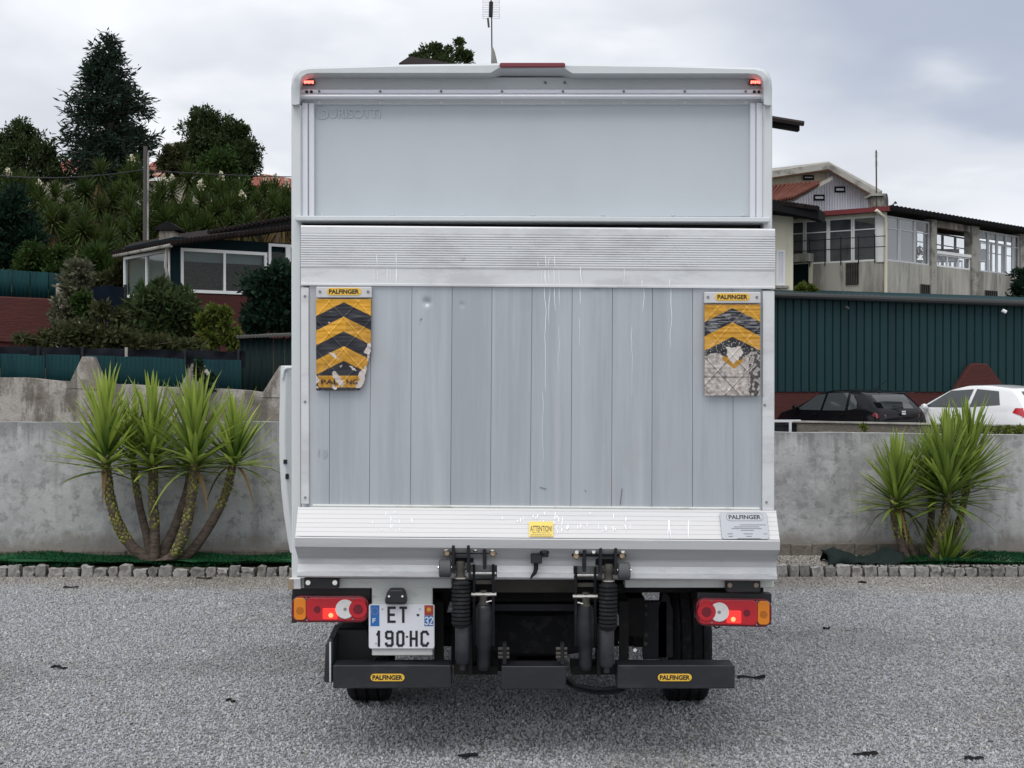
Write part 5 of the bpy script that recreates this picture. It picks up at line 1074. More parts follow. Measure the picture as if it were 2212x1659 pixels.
D1, D2_ = P(448, 505, 27.5), P(760, 448, 27); E1, E2 = D1 + Vector((.3, 4, .5)), D2_ + Vector((.3, 4, .5)); zt_ = Vector((0, 0, .14))
mb = MB(); mb.add([D1, D2_, E2, E1, D1 - zt_, D2_ - zt_, E2 - zt_, E1 - zt_], [(0, 1, 2, 3), (7, 6, 5, 4), (0, 4, 5, 1), (1, 5, 6, 2), (2, 6, 7, 3), (3, 7, 4, 0)]); U_ = mb.build('upper_roof', m_droof, BG)
for i in range(30):
    p = along(D1, D2_, (i + .5) / 30); MB().tube([p - Vector((0, .05, -.02)), p + Vector((.05, .6, .08))], .042, 6).build('roof_tile', m_rooft, U_, smooth=50)
cp = P(367, 500, 27.5); MB().box(cp.x - .16, cp.x + .16, 27.3, 27.7, cp.z - .5, cp.z).build('chimney', m_concc, BG, bevel=.02)
MB().prism([(cp.x - .24, cp.z), (cp.x + .24, cp.z), (cp.x + .24, cp.z + .04), (cp.x + .05, cp.z + .16), (cp.x - .05, cp.z + .16), (cp.x - .24, cp.z + .04)], 27.25, 27.75).build('chimney_cap', m_droof, BG)

# ---- vegetation
def blobtree(name, d, ells, n, ln, wd, mat, label, cat, trunk=None, group=None, clus=70, up=.15, dep=.8, parent=None, lm=True, tight=.22):
    cs = []
    for (px, py, rx, ry) in ells:
        s = d / F; k = max(3, int(clus * rx * ry / sum(e[2] * e[3] for e in ells)))
        for _ in range(k):
            a = rng.normal(size=3); a /= np.linalg.norm(a); r = rng.random() ** .45 * rng.uniform(.9, 1.18)
            cs.append((X(px, d) + a[0] * r * rx * s, d + a[1] * r * rx * s * dep, Z(py, d) + a[2] * r * ry * s, min(rx, ry) * s * tight * rng.uniform(.6, 1.5)))
    cs = np.array(cs); idx = rng.integers(0, len(cs), n); off = rng.normal(size=(n, 3)); off *= (cs[idx, 3] * .75)[:, None]
    cen = cs[idx, :3] + off; dirs = off / (np.linalg.norm(off, axis=1)[:, None] + 1e-6)
    v, f = leaves_np(cen, ln, wd, up=up, jit=.5, dirs=dirs)
    base = trunk if trunk else (ells[0][0], ells[0][1] + ells[0][3] * 1.1)
    bx_, bz = X(base[0], d), Z(base[1], d); t_ = parent or thing(name, label, cat, (bx_, d, bz), group)
    npmesh('crown', v, f, mat, t_)
    if lm:
        mb = MB(); top = max(cs[:, 2]); cx_ = cs[:, 0].mean(); hh = cs[:, 2].mean(); r0 = (top - bz) * .022 + .02
        mb.tube([(bx_, d, bz - .3), (bx_ * .6 + cx_ * .4, d, bz + (hh - bz) * .5), (cx_, d, hh + (top - hh) * .5)], [r0 * 1.3, r0, r0 * .35], 8)
        mb.build('trunk', m_bark, t_, smooth=60); mb = MB()
        for c in cs[:: max(1, len(cs) // 14)]:
            s0 = Vector((bx_ * .5 + cx_ * .5, d, bz + (hh - bz) * rnd.uniform(.4, .9))); e = Vector(c[:3]); mb.tube([s0, s0 * .5 + e * .5 + Vector((0, 0, -.05)), e], [r0 * .45, r0 * .3, r0 * .1], 5, cap=False)
        mb.build('limbs', m_bark, t_)
    return t_
# conifer
d = 48; s = d / F
env = [(76, 0), (95, 9), (120, 26), (150, 45), (190, 62), (230, 84), (270, 92), (310, 98), (350, 98), (400, 92), (430, 80)]
tx = X(237, d); tt = thing('conifer_tree', 'tall dark conifer with ragged pointed crown on the hill left of the truck', 'tree', (tx, d, Z(440, d)))
def envr(py):
    for (a, b), (c, e) in zip(env, env[1:]):
        if a <= py <= c: return b + (e - b) * (py - a) / (c - a)
    return 0
cen, dirs, mb = [], [], MB()
for i in range(290):
    py = 80 + 350 * (rng.random() ** .85); az_ = rng.random() * 6.28; r = envr(py) * (.62 + .5 * rng.random()) * (1.0 + .12 * math.sin(py * .11 + (az_ > 3) * 2)) * s
    if math.cos(az_) < -.3 and 255 < py < 330 and rng.random() < .5: r *= .7
    st_ = np.array([tx + nz3(py * .01) * .3, d, Z(py, d)]); tip = st_ + np.array([math.cos(az_) * r, math.sin(az_) * r, r * (.28 - .45 * rng.random())])
    mb.tube([tuple(st_), tuple(st_ * .5 + tip * .5 + np.array([0, 0, .05])), tuple(tip)], [.035, .02, .006], 4, cap=False)
    k = int(14 + 62 * r / (98 * s))
    for j in range(k):
        t = .12 + .9 * rng.random() ** .8; c = st_ + (tip - st_) * t + rng.normal(size=3) * (.05 + .13 * (1 - t) + .04) + np.array([0, 0, -.03]); cen.append(c); dirs.append((tip - st_) / (r + .01) * .8 + np.array([0, 0, .25 if rng.random() < .5 else -.35]))
v, f = leaves_np(np.array(cen), .26, .06, jit=.45, dirs=np.array(dirs)); npmesh('crown', v, f, m_con, tt)
mb.build('limbs', m_bark, tt); MB().tube([(tx, d, Z(470, d)), (tx, d, Z(250, d)), (tx, d, Z(80, d))], [.28, .15, .02], 8).build('trunk', m_bark, tt)
blobtree('leafy_tree', 47, [(50, 345, 55, 55), (20, 330, 30, 50), (55, 285, 26, 34), (95, 335, 28, 40), (125, 370, 28, 30), (30, 400, 60, 40)], 19000, .13, .055, m_lf1, 'loose dark tree at the left edge of the hilltop', 'tree', trunk=(50, 470), clus=230, tight=.17)
blobtree('leafy_tree', 46, [(450, 300, 52, 55), (440, 262, 30, 26), (505, 320, 42, 50), (530, 350, 36, 45), (410, 340, 32, 36), (520, 280, 18, 26)], 24000, .13, .055, m_lf1, 'broad dark green tree between the conifer and the truck', 'tree', trunk=(480, 470), clus=280, tight=.16)
blobtree('round_bush', 43.5, [(470, 365, 38, 44), (500, 410, 44, 36), (445, 400, 28, 26)], 9000, .15, .06, m_lf2, 'mid green rounded bush in front of the broad dark tree', 'bush', clus=60, lm=False)
blobtree('round_bush', 45, [(370, 335, 26, 26), (385, 360, 30, 26)], 3500, .16, .07, m_lf3, 'small olive bush just right of the conifer', 'bush', clus=30)
blobtree('leafy_tree', 58, [(905, 122, 16, 20), (932, 112, 14, 17), (962, 122, 18, 18), (992, 108, 15, 20), (1010, 124, 13, 15), (960, 150, 60, 25), (948, 100, 5, 8)], 8000, .15, .07, m_lf1, 'dark treetop showing above the truck roof beside the aerial', 'tree', trunk=(950, 400), clus=60, tight=.3)
blobtree('cypress_hedge', 31, [(20, 500, 48, 85), (-20, 470, 40, 60), (55, 540, 34, 55), (30, 455, 25, 40)], 14000, .16, .05, m_lf5, 'dense dark cypress at the left edge above the green fence', 'hedge', clus=90, up=.4, lm=False)
blobtree('round_bush', 30, [(100, 575, 42, 38), (75, 560, 35, 35), (125, 560, 22, 30)], 7000, .12, .05, m_lf2, 'green bush between the cypress and the bungalow', 'bush', clus=50, lm=False)
blobtree('climbing_vine', 23.4, [(168, 585, 20, 30), (150, 640, 22, 50), (185, 600, 16, 30), (135, 700, 26, 30)], 4200, .10, .05, m_lf6, 'grey green vine climbing the pier at the end of the red wall', 'vine', trunk=(150, 760), clus=70)
blobtree('feathery_shrub', 29, [(210, 575, 32, 32), (235, 600, 30, 24)], 3200, .26, .05, m_lf2, 'feathery green shrub left of the corner window', 'bush', clus=30, up=.5, lm=False)
blobtree('olive_shrub', 28, [(250, 600, 28, 22), (225, 612, 30, 20)], 2600, .12, .05, m_lf3, 'low olive shrub above the navy tarpaulin', 'bush', clus=24, lm=False)
blobtree('loquat_shrub', 21.5, [(345, 690, 66, 56), (310, 665, 36, 30), (380, 670, 40, 34), (300, 730, 40, 36), (412, 700, 26, 40), (340, 618, 16, 22)], 10000, .15, .05, m_lf1, 'large round dark shrub in front of the bungalow windows', 'bush', trunk=(345, 770), clus=110)
blobtree('laurel_hedge', 22.5, [(590, 640, 55, 62), (630, 610, 50, 40), (560, 680, 30, 42), (640, 690, 60, 30)], 13000, .11, .06, m_lf5, 'dense blue green hedge above the shed beside the truck', 'hedge', clus=120, lm=False)
blobtree('young_shrub', 20.2, [(463, 700, 14, 42), (483, 690, 10, 40), (450, 735, 20, 22), (500, 735, 22, 16), (440, 690, 10, 20)], 2600, .10, .05, m_lf4, 'bright yellow green sapling between the round shrub and the shed', 'bush', trunk=(470, 775), clus=50)
blobtree('scrub', 19.6, [(100, 735, 60, 18), (180, 725, 60, 28), (250, 735, 50, 28), (320, 742, 50, 20), (390, 745, 50, 16), (215, 680, 18, 22), (255, 690, 16, 20)], 5200, .09, .045, m_lf3, 'low olive scrub growing behind the shade net', 'bush', trunk=(230, 780), clus=200)
blobtree('small_climber', 15.9, [(432, 800, 10, 26), (455, 830, 8, 24), (430, 780, 5, 12)], 500, .05, .035, m_lf5, 'little ivy sprig climbing beside the broken stub', 'vine', trunk=(440, 850), clus=26, lm=True)
blobtree('white_flower_shrub', 23, [(175, 650, 18, 26), (188, 670, 12, 24)], 1100, .09, .05, m_lf2, 'small glossy shrub in front of the navy tarpaulin', 'bush', trunk=(180, 700), clus=24)
blobtree('round_bush', 44, [(2205, 620, 22, 32), (2240, 610, 30, 40)], 3500, .13, .06, m_lf5, 'dark bush at the right edge beside the stained base wall', 'bush', clus=30, lm=False)
blobtree('round_bush', 39.5, [(1740, 628, 22, 9)], 1100, .14, .07, m_lf4, 'bright green shrub showing above the green building roof', 'bush', clus=16, lm=False)
blobtree('wall_weeds', 13.75, [(2110, 928, 40, 6), (2180, 930, 40, 6), (1870, 924, 10, 3)], 500, .05, .025, m_lf4, 'low weeds growing along the top of the right wall', 'weeds', clus=40, lm=False)

# hillside yuccas
def hcrown(seed, fl):
    rr = np.random.default_rng(seed); n = 130; V, Fc = [], []
    for i in range(n):
        q = (i + .5) / n; th = R(140 - 132 * q ** .85); ph = i * 2.4; L = .47 * rr.uniform(.8, 1.15)
        dr = np.array([math.sin(th) * math.cos(ph), math.sin(th) * math.sin(ph), math.cos(th)]); sd = np.cross(dr, [0.1, 0.2, 1.0]); sd /= np.linalg.norm(sd) + 1e-6; b = np.array([0, 0, .12 * q]); k = len(V)
        V += [b - sd * .014, b + sd * .014, b + dr * L * .5 + sd * .022, b + dr * L + np.array([0, 0, -.10 * math.sin(th)]), b + dr * L * .5 - sd * .022]; Fc += [(k, k + 1, k + 2), (k, k + 2, k + 4), (k + 4, k + 2, k + 3)]
    return np.array(V), np.array(Fc)
protos = []
for k in range(6):
    t_ = thing('hill_yucca', '', 'yucca', (0, 0, 0)); v, f = hcrown(k, k > 3); npmesh('crown', v, f, m_yu, t_)
    n = 46; cen = np.zeros((n, 3)); cen[:, 2] = -rng.random(n) * .35; a = rng.random(n) * 6.28; dirs = np.stack([np.cos(a) * .30, np.sin(a) * .30, -np.ones(n)], 1)
    v, f = leaves_np(cen + dirs * .04, .62, .05, jit=.12, dirs=dirs); npmesh('dry_skirt', v, f, m_dry, t_)
    MB().tube([(0, 0, -1.7), (.05 * (k - 2), 0, -.9), (0, 0, 0)], [.09, .07, .06], 6).build('trunk', m_bark, t_)
    if k > 3:
        n = 80; h_ = rng.random(n); a = rng.random(n) * 6.28; r = .065 * np.sin(math.pi * (.15 + .85 * h_)) ; cen = np.stack([np.cos(a) * r, np.sin(a) * r, .36 + h_ * .24], 1)
        v, f = leaves_np(cen, .045, .04, jit=.8, dirs=np.tile([[0, 0, -.4]], (n, 1))); npmesh('flower_spike', v, f, m_flow, t_)
    protos.append(t_)
hy = [(545, 960, 0), (720, 930, 0), (715, 1000, 1), (220, 1110, 1), (125, 1040, 0), (370, 1130, 0), (470, 1070, 0), (610, 1110, 0), (720, 1100, 0), (940, 1065, 1), (1030, 1000, 0), (1140, 1040, 0), (1200, 1080, 1), (880, 1095, 1), (1100, 1125, 1), (1330, 1180, 1), (1430, 1080, 1), (1490, 1080, 1), (1560, 1110, 1), (250, 1170, 0), (480, 1230, 0), (600, 1260, 0), (790, 1210, 0), (700, 1180, 0), (1060, 1200, 0), (1180, 1180, 0), (540, 1150, 0), (450, 1280, 0), (290, 1230, 0), (350, 1230, 0), (860, 1160, 0), (1010, 1150, 0), (1240, 1160, 0), (1400, 1120, 0), (1490, 1150, 0), (60, 1060, 1), (180, 1060, 0), (300, 1090, 0), (420, 1190, 0), (660, 1080, 0), (800, 1120, 0), (960, 1200, 0), (1290, 1110, 0), (520, 1320, 0), (590, 1350, 0), (1120, 1260, 0), (1020, 1280, 0), (1260, 1230, 0), (1540, 1170, 0), (380, 1300, 0), (680, 1290, 0), (740, 1270, 0), (850, 1250, 0), (900, 1230, 0), (200, 1280, 0), (1350, 1240, 0), (1600, 1100, 0), (1640, 1150, 0), (30, 1110, 0), (90, 1130, 0)]
used = set(); rows = {}
ORD = ['first', 'second', 'third', 'fourth', 'fifth', 'sixth', 'seventh', 'eighth', 'ninth', 'tenth', 'eleventh', 'twelfth', 'thirteenth', 'fourteenth', 'fifteenth', 'sixteenth', 'seventeenth', 'eighteenth', 'nineteenth', 'twentieth']
for a, b, fl in hy: rows.setdefault('top' if b < 1070 else 'upper middle' if b < 1130 else 'lower middle' if b < 1200 else 'bottom', []).append(a)
for r_ in rows.values(): r_.sort()
for i, (a, b, fl) in enumerate(hy):
    px, py = a * .3968, b * .3968; d = 34 + (1350 - b) / 420 * 9 + rnd.uniform(-.6, .6); k = (4 + i % 2) if fl else i % 4
    if k not in used: o = protos[k]; used.add(k)
    else: o = copies(protos[k], (0, 0, 0))
    sc = rnd.uniform(.85, 1.25) * (1.15 if b < 1010 else 1); o.location = P(px, py, d); o.rotation_euler = (rnd.uniform(-.15, .15), rnd.uniform(-.15, .15), rnd.uniform(0, 6.28)); o.scale = (sc, sc, sc)
    rn = 'top' if b < 1070 else 'upper middle' if b < 1130 else 'lower middle' if b < 1200 else 'bottom'
    o['label'] = ('flowering' if fl else 'plain green') + ' hillside yucca, ' + ORD[rows[rn].index(a)] + ' from the left in the ' + rn + ' row'; o['group'] = 'yuccas on the hillside'
# undergrowth carpet behind the yuccas
n = 30000; xx = rng.uniform(-17, -3.2, n); yy = rng.uniform(27.5, 47, n)
cen = np.array([(x, y, hz(x, y) + rng.random() * .55) for x, y in zip(xx, yy)]); v, f = leaves_np(cen, .24, .07, up=.5, jit=1.0, dirs=np.zeros((n, 3)))
o = npmesh('undergrowth', v, f, m_lf1); tag(o, 'dark mixed undergrowth covering the hillside between the yuccas', None, None, 'stuff')
# utility pole and cables
up_ = thing('utility_pole', 'grey concrete utility pole standing among the hillside yuccas', 'pole', (X(315, 33), 33, hz(X(315, 33), 33)))
MB().tube([P(316, 545, 33), P(315, 317, 33)], [.075, .05], 10).build('mast', m_pole, up_, smooth=60)
MB().tube([P(319.5, 530, 32.9), P(321, 332, 32.9), P(323, 327, 32.9), P(327, 329, 32.9)], .022, 6).build('conduit', m_fascia, up_, smooth=60)
def cable(p, q, sag, lab, r=.012):
    pts = [p + (q - p) * (i / 14) - Vector((0, 0, 4 * sag * (i / 14) * (1 - i / 14))) for i in range(15)]; MB().tube(pts, r, 5).build('overhead_cable', m_wire, label=lab, cat='cable')
cable(P(315, 368, 33), P(760, 383, 36), .05, 'thin overhead cable running from the utility pole to the right'); cable(P(315, 366, 33), P(-150, 352, 40), .3, 'thin overhead cable running from the utility pole to the left')
# houses on the hill
def gable(name, lab, d, pts, h, deep, mat_w, rmat, wl=None):
    pass
hA = thing('hill_house', 'pale house with red tiled roof half hidden left of the conifer', 'house', (X(140, 56), 56, 8)); d = 56
MB().pbox(85, 372, 200, 440, d, d + 5).build('wall', m_cream, hA); mb = MB()
mb.add([P(70, 378, d - .6), P(210, 370, d - .6), P(200, 350, d + 3), P(150, 345, d + 3), P(70, 384, d - .6), P(210, 376, d - .6)], [(0, 1, 2, 3), (4, 5, 1, 0)]); mb.build('roof', m_tiler, hA)
MB().add([P(70, 378, d - .62), P(210, 370, d - .62), P(210, 377, d - .62), P(70, 386, d - .62)], [(0, 1, 2, 3)]).build('eave_board', m_frame, hA)
hB = thing('hill_house', 'pale house with red tiled roof beside the truck on the hilltop', 'house', (X(600, 55), 55, 8)); d = 55
MB().pbox(520, 405, 760, 450, d, d + 6).build('wall', m_cream, hB)
RB = thing('x', '', '', (0, 0, 0)); bpy.data.objects.remove(RB)
nr = 34; e0, e1, t0, t1 = P(500, 404, d - .8), P(730, 414, d - .8), P(568, 382, d + 2.5), P(680, 400, d + 3)
mb = MB(); mb.add([e0, e1, t1, t0, P(500, 404, d + 6)], [(0, 1, 2, 3), (0, 3, 4)]); rb = mb.build('roof', m_tiler, hB); mb = MB()
for i in range(nr): p, q = along(e0, e1, (i + .5) / nr), along(t0, t1, (i + .5) / nr); mb.tube([p + Vector((0, -.05, .03)), q + Vector((0, 0, .04))], .085, 6)
o = mb.build('tile_courses', m_tiler, rb, smooth=60); o['kind'] = 'stuff'
MB().add([P(500, 405, d - .82), P(730, 415, d - .82), P(730, 421, d - .82), P(500, 411, d - .82)], [(0, 1, 2, 3)]).build('eave_board', m_frame, hB)
hC = thing('hill_house', 'house with a weathered chimney showing between the conifer and the broad tree', 'house', (X(380, 57), 57, 8)); d = 57
MB().pbox(300, 375, 470, 440, d, d + 5).build('wall', m_cream, hC); MB().pbox(365, 308, 400, 360, d + 1, d + 2, sk=lambda p: (p - 382) * -.15).build('chimney', m_concc, hC)
MB().add([P(290, 385, d - .5), P(480, 375, d - .5), P(430, 345, d + 3), P(330, 350, d + 3)], [(0, 1, 2, 3)]).build('roof', m_tiler, hC)
MB().add([P(290, 386, d - .52), P(480, 376, d - .52), P(480, 383, d - .52), P(290, 393, d - .52)], [(0, 1, 2, 3)]).build('eave_board', m_frame, hC)

# ================================================================== RIGHT BACKGROUND
gb = thing('green_building', 'long building clad in dark green ribbed metal behind the parked cars', 'building', (X(1950, 38), 38, 0)); d = 38
MB().pbox(1200, 846, 2420, 960, d, d + .2).build('base_wall', m_brick, gb)
MB().prism([(X(a, d), Z(b, d)) for a, b in ((2048, 850), (2072, 812), (2088, 788), (2096, 785), (2122, 786), (2128, 791), (2155, 828), (2170, 850))], d - .35, d - .05).build('sloping_pier', m_brick, gb, bevel=.03)
a = 1560.0; lines = []
while a < 2300:
    V = [P(a, 846, d), P(a, 630, d)]; wpx = 17.0
    x0, x1 = X(a, d), X(a + wpx, d); zb0 = Z(846, d); zt0, zt1 = Z(640 + (a - 1675) * .031, d), Z(640 + (a + wpx - 1675) * .031, d)
    mb = MB(); mb.add([(x0, d, zb0), (x0 + .025, d - .035, zb0), (x1 - .02, d - .035, zb0), (x1, d, zb0), (x0, d, zt0), (x0 + .025, d - .035, zt0), (x1 - .02, d - .035, zt1), (x1, d, zt1)], [(0, 1, 5, 4), (1, 2, 6, 5), (2, 3, 7, 6)])
    mb.build('cladding_panel', m_teal, gb); a += wpx
MB().box(X(1200, d), X(2420, d), d + .01, d + .15, Z(846, d), Z(668, d)).build('wall_core', m_dark, gb)
g0, g1 = P(1200, 621, d - .25), P(2420, 663, d - .25); MB().tube([g0, g1], .085, 10).build('gutter', m_gut, gb)
MB().add([P(1200, 618, d - .2), P(2420, 658, d - .2), P(2420, 648, 44), P(1200, 609, 44), P(1200, 622, d - .2), P(2420, 663, d - .2)], [(0, 1, 2, 3), (4, 5, 1, 0)]).build('roof', m_teal2, gb)
for i in range(26):
    px = 1590 + i * 12.5; p = P(px, 631 + (px - 1590) * .0335, d - .24); MB().tube([p, p + Vector((0, 3, .25))], .055, 6).build('roof_rib', m_teal, gb)
for px in (1825, 2165): MB().tube([P(px, 665 + (px - 1900) * .02, d - .3), P(px + 8, 669 + (px - 1900) * .02, d - .3)], .05, 8).build('lamp', m_gut if px < 2000 else m_frame, gb)
# low parapet between yard wall and parked cars
pp = thing('parapet', 'low weathered parapet with a metal capping beyond the right part of the wall', 'wall', (X(1900, 14.4), 14.4, 0)); d = 14.4
MB().pbox(1722, 912, 2400, 960, d, d + .12, sk=lambda p: (p - 1722) * .018).build('parapet_wall', m_footing, pp, bevel=.01)
MB().pbox(1715, 909.5, 2400, 912.5, d - .02, d + .16, sk=lambda p: (p - 1722) * .018).build('capping', m_fascia, pp)
MB().pbox(1600, 907, 1730, 912, d, d + .05).build('metal_rail', m_aluw, pp); MB().pbox(1600, 916, 1728, 960, d + .05, d + .1).build('dark_mesh', m_blk, pp)
for px in (1622, 1705): MB().pbox(px, 912, px + 5, 960, d, d + .04).build('rail_post', m_aluw, pp)

# cream house with two eaves
ch = thing('cream_house', 'cream two storey house with dark tiled eaves hidden behind the truck', 'house', (X(1500, 42), 42, 3.5)); d = 42
MB().pbox(900, 455, 1713, 700, d, d + 7).build('lower_wall', m_cream, ch); MB().pbox(900, 250, 1640, 455, d + .3, d + 7).build('upper_wall', m_cream, ch)
fw_ = window(P(1676, 0, d) * 1, P(1700, 0, d) * 1, 0, .8, Z(617, d), Z(541, d), .06, [], m_lilac, ch, off=.06)
MB().pbox(1672, 617, 1704, 622, d - .12, d).build('window_sill', m_fascia, ch)
def roofslab(pts, th, mat, par, name='roof'):
    n = len(pts); dz = Vector((0, 0, th)); mb = MB(); mb.add(list(pts) + [p - dz for p in pts], [tuple(range(n)), tuple(range(2 * n - 1, n - 1, -1))] + [(i, n + i, n + (i + 1) % n, (i + 1) % n) for i in range(n)]); return mb.build(name, mat, par)
roofslab([P(1300, 408, d - 1.2), P(1668, 432, d - 1.2), P(1768, 451, d - .9), P(1782, 461, d + 1), P(1740, 455, d + 6), P(1300, 410, d + 6)], .30, m_droof, ch, 'lower_roof')
for i in range(20):
    p = along(P(1600, 427, d - 1.2), P(1768, 451, d - .95), (i + .5) / 20); MB().tube([p - Vector((0, .08, 0)), p + Vector((-.05, 1.2, .15))], .075, 6).build('roof_tile', m_rooft, ch, smooth=50)
roofslab([P(862, 137, d - .6), P(885, 122, d + 1), P(1737, 262, d + 1), P(1735, 266, d - .6), P(1500, 226, d - .8)], .10, m_rooft, ch, 'upper_roof')
roofslab([P(1560, 240, d - .5), P(1727, 268, d - .5), P(1722, 272, d + 1.5), P(1560, 245, d + 1.5)], .20, m_droof, ch, 'eave')
an = thing('aerial', 'tall television aerial standing above the truck roof', 'aerial', P(1063, 150, 41.5)); d = 41.5
MB().tube([P(1063, 200, d), P(1062, 20, d), P(1060.5, -6, d)], .02, 8).build('mast', m_pole, an)
m_wire2 = M('pale_wire', (.62, .62, .66), .5)
for sx in (-1, 1):
    for (b, e) in ((-4, 14), (20, 42), (47, 70)):
        b *= .56; e *= .56; x0, x1 = (1061 + sx * 4, 1061 + sx * 18)
        for yy in [b + (e - b) * k / 3 for k in range(4)]: MB().tube([P(x0 if b < 20 else x0, yy + 2, d), P(x1, yy + 2, d)], .006, 4).build('rod', m_wire2, an)
        MB().tube([P(x1, b + 2, d), P(x1, e + 2, d)], .007, 4).build('rod', m_wire2, an)
MB().tube([P(1061, 5, d - .15), P(1060, 38, d - .15)], .06, 6).build('bracket', m_blk, an); MB().tube([P(1054, 40, d - .3), P(1056, 60, d - .3)], .03, 6).build('dipole', m_pole, an)
ds_ = thing('satellite_dish', 'pale satellite dish edge on above the red brake light', 'satellite dish', P(1066, 150, 41.0)); d = 41
V, Fc = [], []
for j in range(6):
    for i in range(20):
        a = 2 * math.pi * i / 20; r = j / 5 * .52; V.append((X(1069.5, d) + math.cos(a) * r * .16 - math.sin(a) * r * .13, d + math.cos(a) * r * .9, Z(141, d) + math.sin(a) * r))
for j in range(5):
    for i in range(20): Fc.append((j * 20 + i, j * 20 + (i + 1) % 20, (j + 1) * 20 + (i + 1) % 20, (j + 1) * 20 + i))
npmesh('dish', V, Fc, m_fascia, ds_, True)
MB().tube([P(1066, 150, d + .1), P(1066, 190, d + .3)], .03, 6).build('mount', m_pole, ds_)

# gable house
gh = thing('gable_house', 'white ribbed gable house with weathered concrete roof edge', 'house', (X(1800, 56), 56, 5)); d = 56
MB().prism([(X(a, d), Z(b, d)) for a, b in ((1600, 560), (1600, 385), (1789, 361), (1760, 560))], d, d + .3).build('cream_wall', m_cream, gh)
a = 1706.0
while a < 1892:
    tp = (361 + (a - 1789) * (.53) if a > 1789 else 366 - (a - 1706) * .06) ; tp = max(tp, 365)
    if a < 1784: tp = 427 - (a - 1706) * .46
    mb = MB(); x0, x1 = X(a, d), X(a + 5.6, d); zt_ = Z(tp + 3, d); zt2 = Z(tp + 3 + (2.9 if a > 1789 else -.3), d)
    mb.add([(x0, d - .08, Z(560, d)), (x0 + .02, d - .13, Z(560, d)), (x1 - .03, d - .13, Z(560, d)), (x1, d - .08, Z(560, d)), (x0, d - .08, zt_), (x0 + .02, d - .13, zt_), (x1 - .03, d - .13, zt2), (x1, d - .08, zt2)], [(0, 1, 5, 4), (1, 2, 6, 5), (2, 3, 7, 6)]); mb.build('ribbed_panel', m_lilac, gh); a += 5.6
MB().add([P(1784, 358, d - .02), P(1789, 355, d - .02), P(1892, 420, d - .02), P(1892, 560, d - .02), P(1700, 560, d - .02), P(1700, 435, d - .02), P(1784, 395, d - .02)], [(0, 1, 2, 3, 4, 5, 6)]).build('wall_core', m_lilac, gh)
roofslab([P(1600, 380, d - .9), P(1789, 352, d - .9), P(1789, 349, d + 5), P(1600, 372, d + 5)], .24, m_fascia, gh); roofslab([P(1789, 352, d - .9), P(1898, 415, d - .9), P(1905, 412, d + 5), P(1789, 349, d + 5)], .24, m_fascia, gh)
MB().add([P(1600, 392, d - .85), P(1789, 364.5, d - .85), P(1789, 370, d - .15), P(1600, 398, d - .15)], [(0, 1, 2, 3)]).build('soffit', m_soffit, gh); MB().add([P(1789, 364.5, d - .85), P(1897, 427, d - .85), P(1893, 432, d - .15), P(1789, 370, d - .15)], [(0, 1, 2, 3)]).build('soffit', m_soffit, gh)
MB().prism([(X(a, d - 1.2), Z(b, d - 1.2)) for a, b in ((1700, 428), (1798, 381), (1799, 388), (1720, 432), (1700, 434))], d - 1.2, d - .6).build('stair_parapet', m_fascia, gh)
for i in range(20):
    u = i / 19; p = P(1600 + 178 * u, 407 - 14 * u, d - 1.0); q = P(1600 + 110 * u, 452 - 24 * u, d - 1.9); tr = MB().tube([p, q], .075, 6).build('roof_tile', m_tile, gh, smooth=60)
roofslab([P(1590, 408, d - .9), P(1782, 392, d - .9), P(1712, 428, d - 1.8), P(1590, 452, d - 1.8)], .06, m_tile, gh, 'lean_to_roof')
for (a, c, b, e) in ((1735, 1758, 378.5, 388.5), (1803, 1825.5, 403, 416), (1758, 1781, 420.5, 433.5)):
    w_ = MB().pbox(a, b, c, e, d - .17, d - .1).build('window', m_dark, gh); MB().pbox(a + 3, b + 4, c - 3, e - 4, d - .19, d - .175).build('pane', m_lilac, w_)
mb = MB().pbox(1886, 421, 1912, 448, 50, 50.8).build('chimney', m_concc, gh, bevel=.03); MB().pbox(1882, 418, 1915, 423, 49.9, 50.9).build('chimney_cap', m_fascia, mb)
a2_ = thing('aerial', 'thin mast aerial beside the chimney of the veranda house', 'aerial', P(1892, 440, 50)); MB().tube([P(1893, 445, 50), P(1892, 325, 50)], .028, 6).build('mast', m_pole, a2_)
for b in (330, 334, 338, 350, 354, 358): MB().tube([P(1889, b, 50), P(1896, b, 50)], .015, 5).build('rod', m_wire2, a2_)
sdh = thing('satellite_dish', 'small grey satellite dish beside the chimney on the right', 'satellite dish', P(1917, 445, 48)); V, Fc = [], []; d = 48
for j in range(4):
    for i in range(16): a = 2 * math.pi * i / 16; r = j / 3 * .30; V.append((X(1915, d) + math.cos(a) * r * .4, d + math.cos(a) * r * .8, Z(437, d) + math.sin(a) * r))
for j in range(3):
    for i in range(16): Fc.append((j * 16 + i, j * 16 + (i + 1) % 16, (j + 1) * 16 + (i + 1) % 16, (j + 1) * 16 + i))
npmesh('dish', V, Fc, m_pole, sdh, True); MB().tube([P(1922, 448, d - .1), P(1933, 438, d - .3)], .02, 6).build('arm', m_pole, sdh); MB().tube([P(1933, 439, d - .3), P(1935, 437, d - .3)], .05, 8).build('receiver', m_blk, sdh)

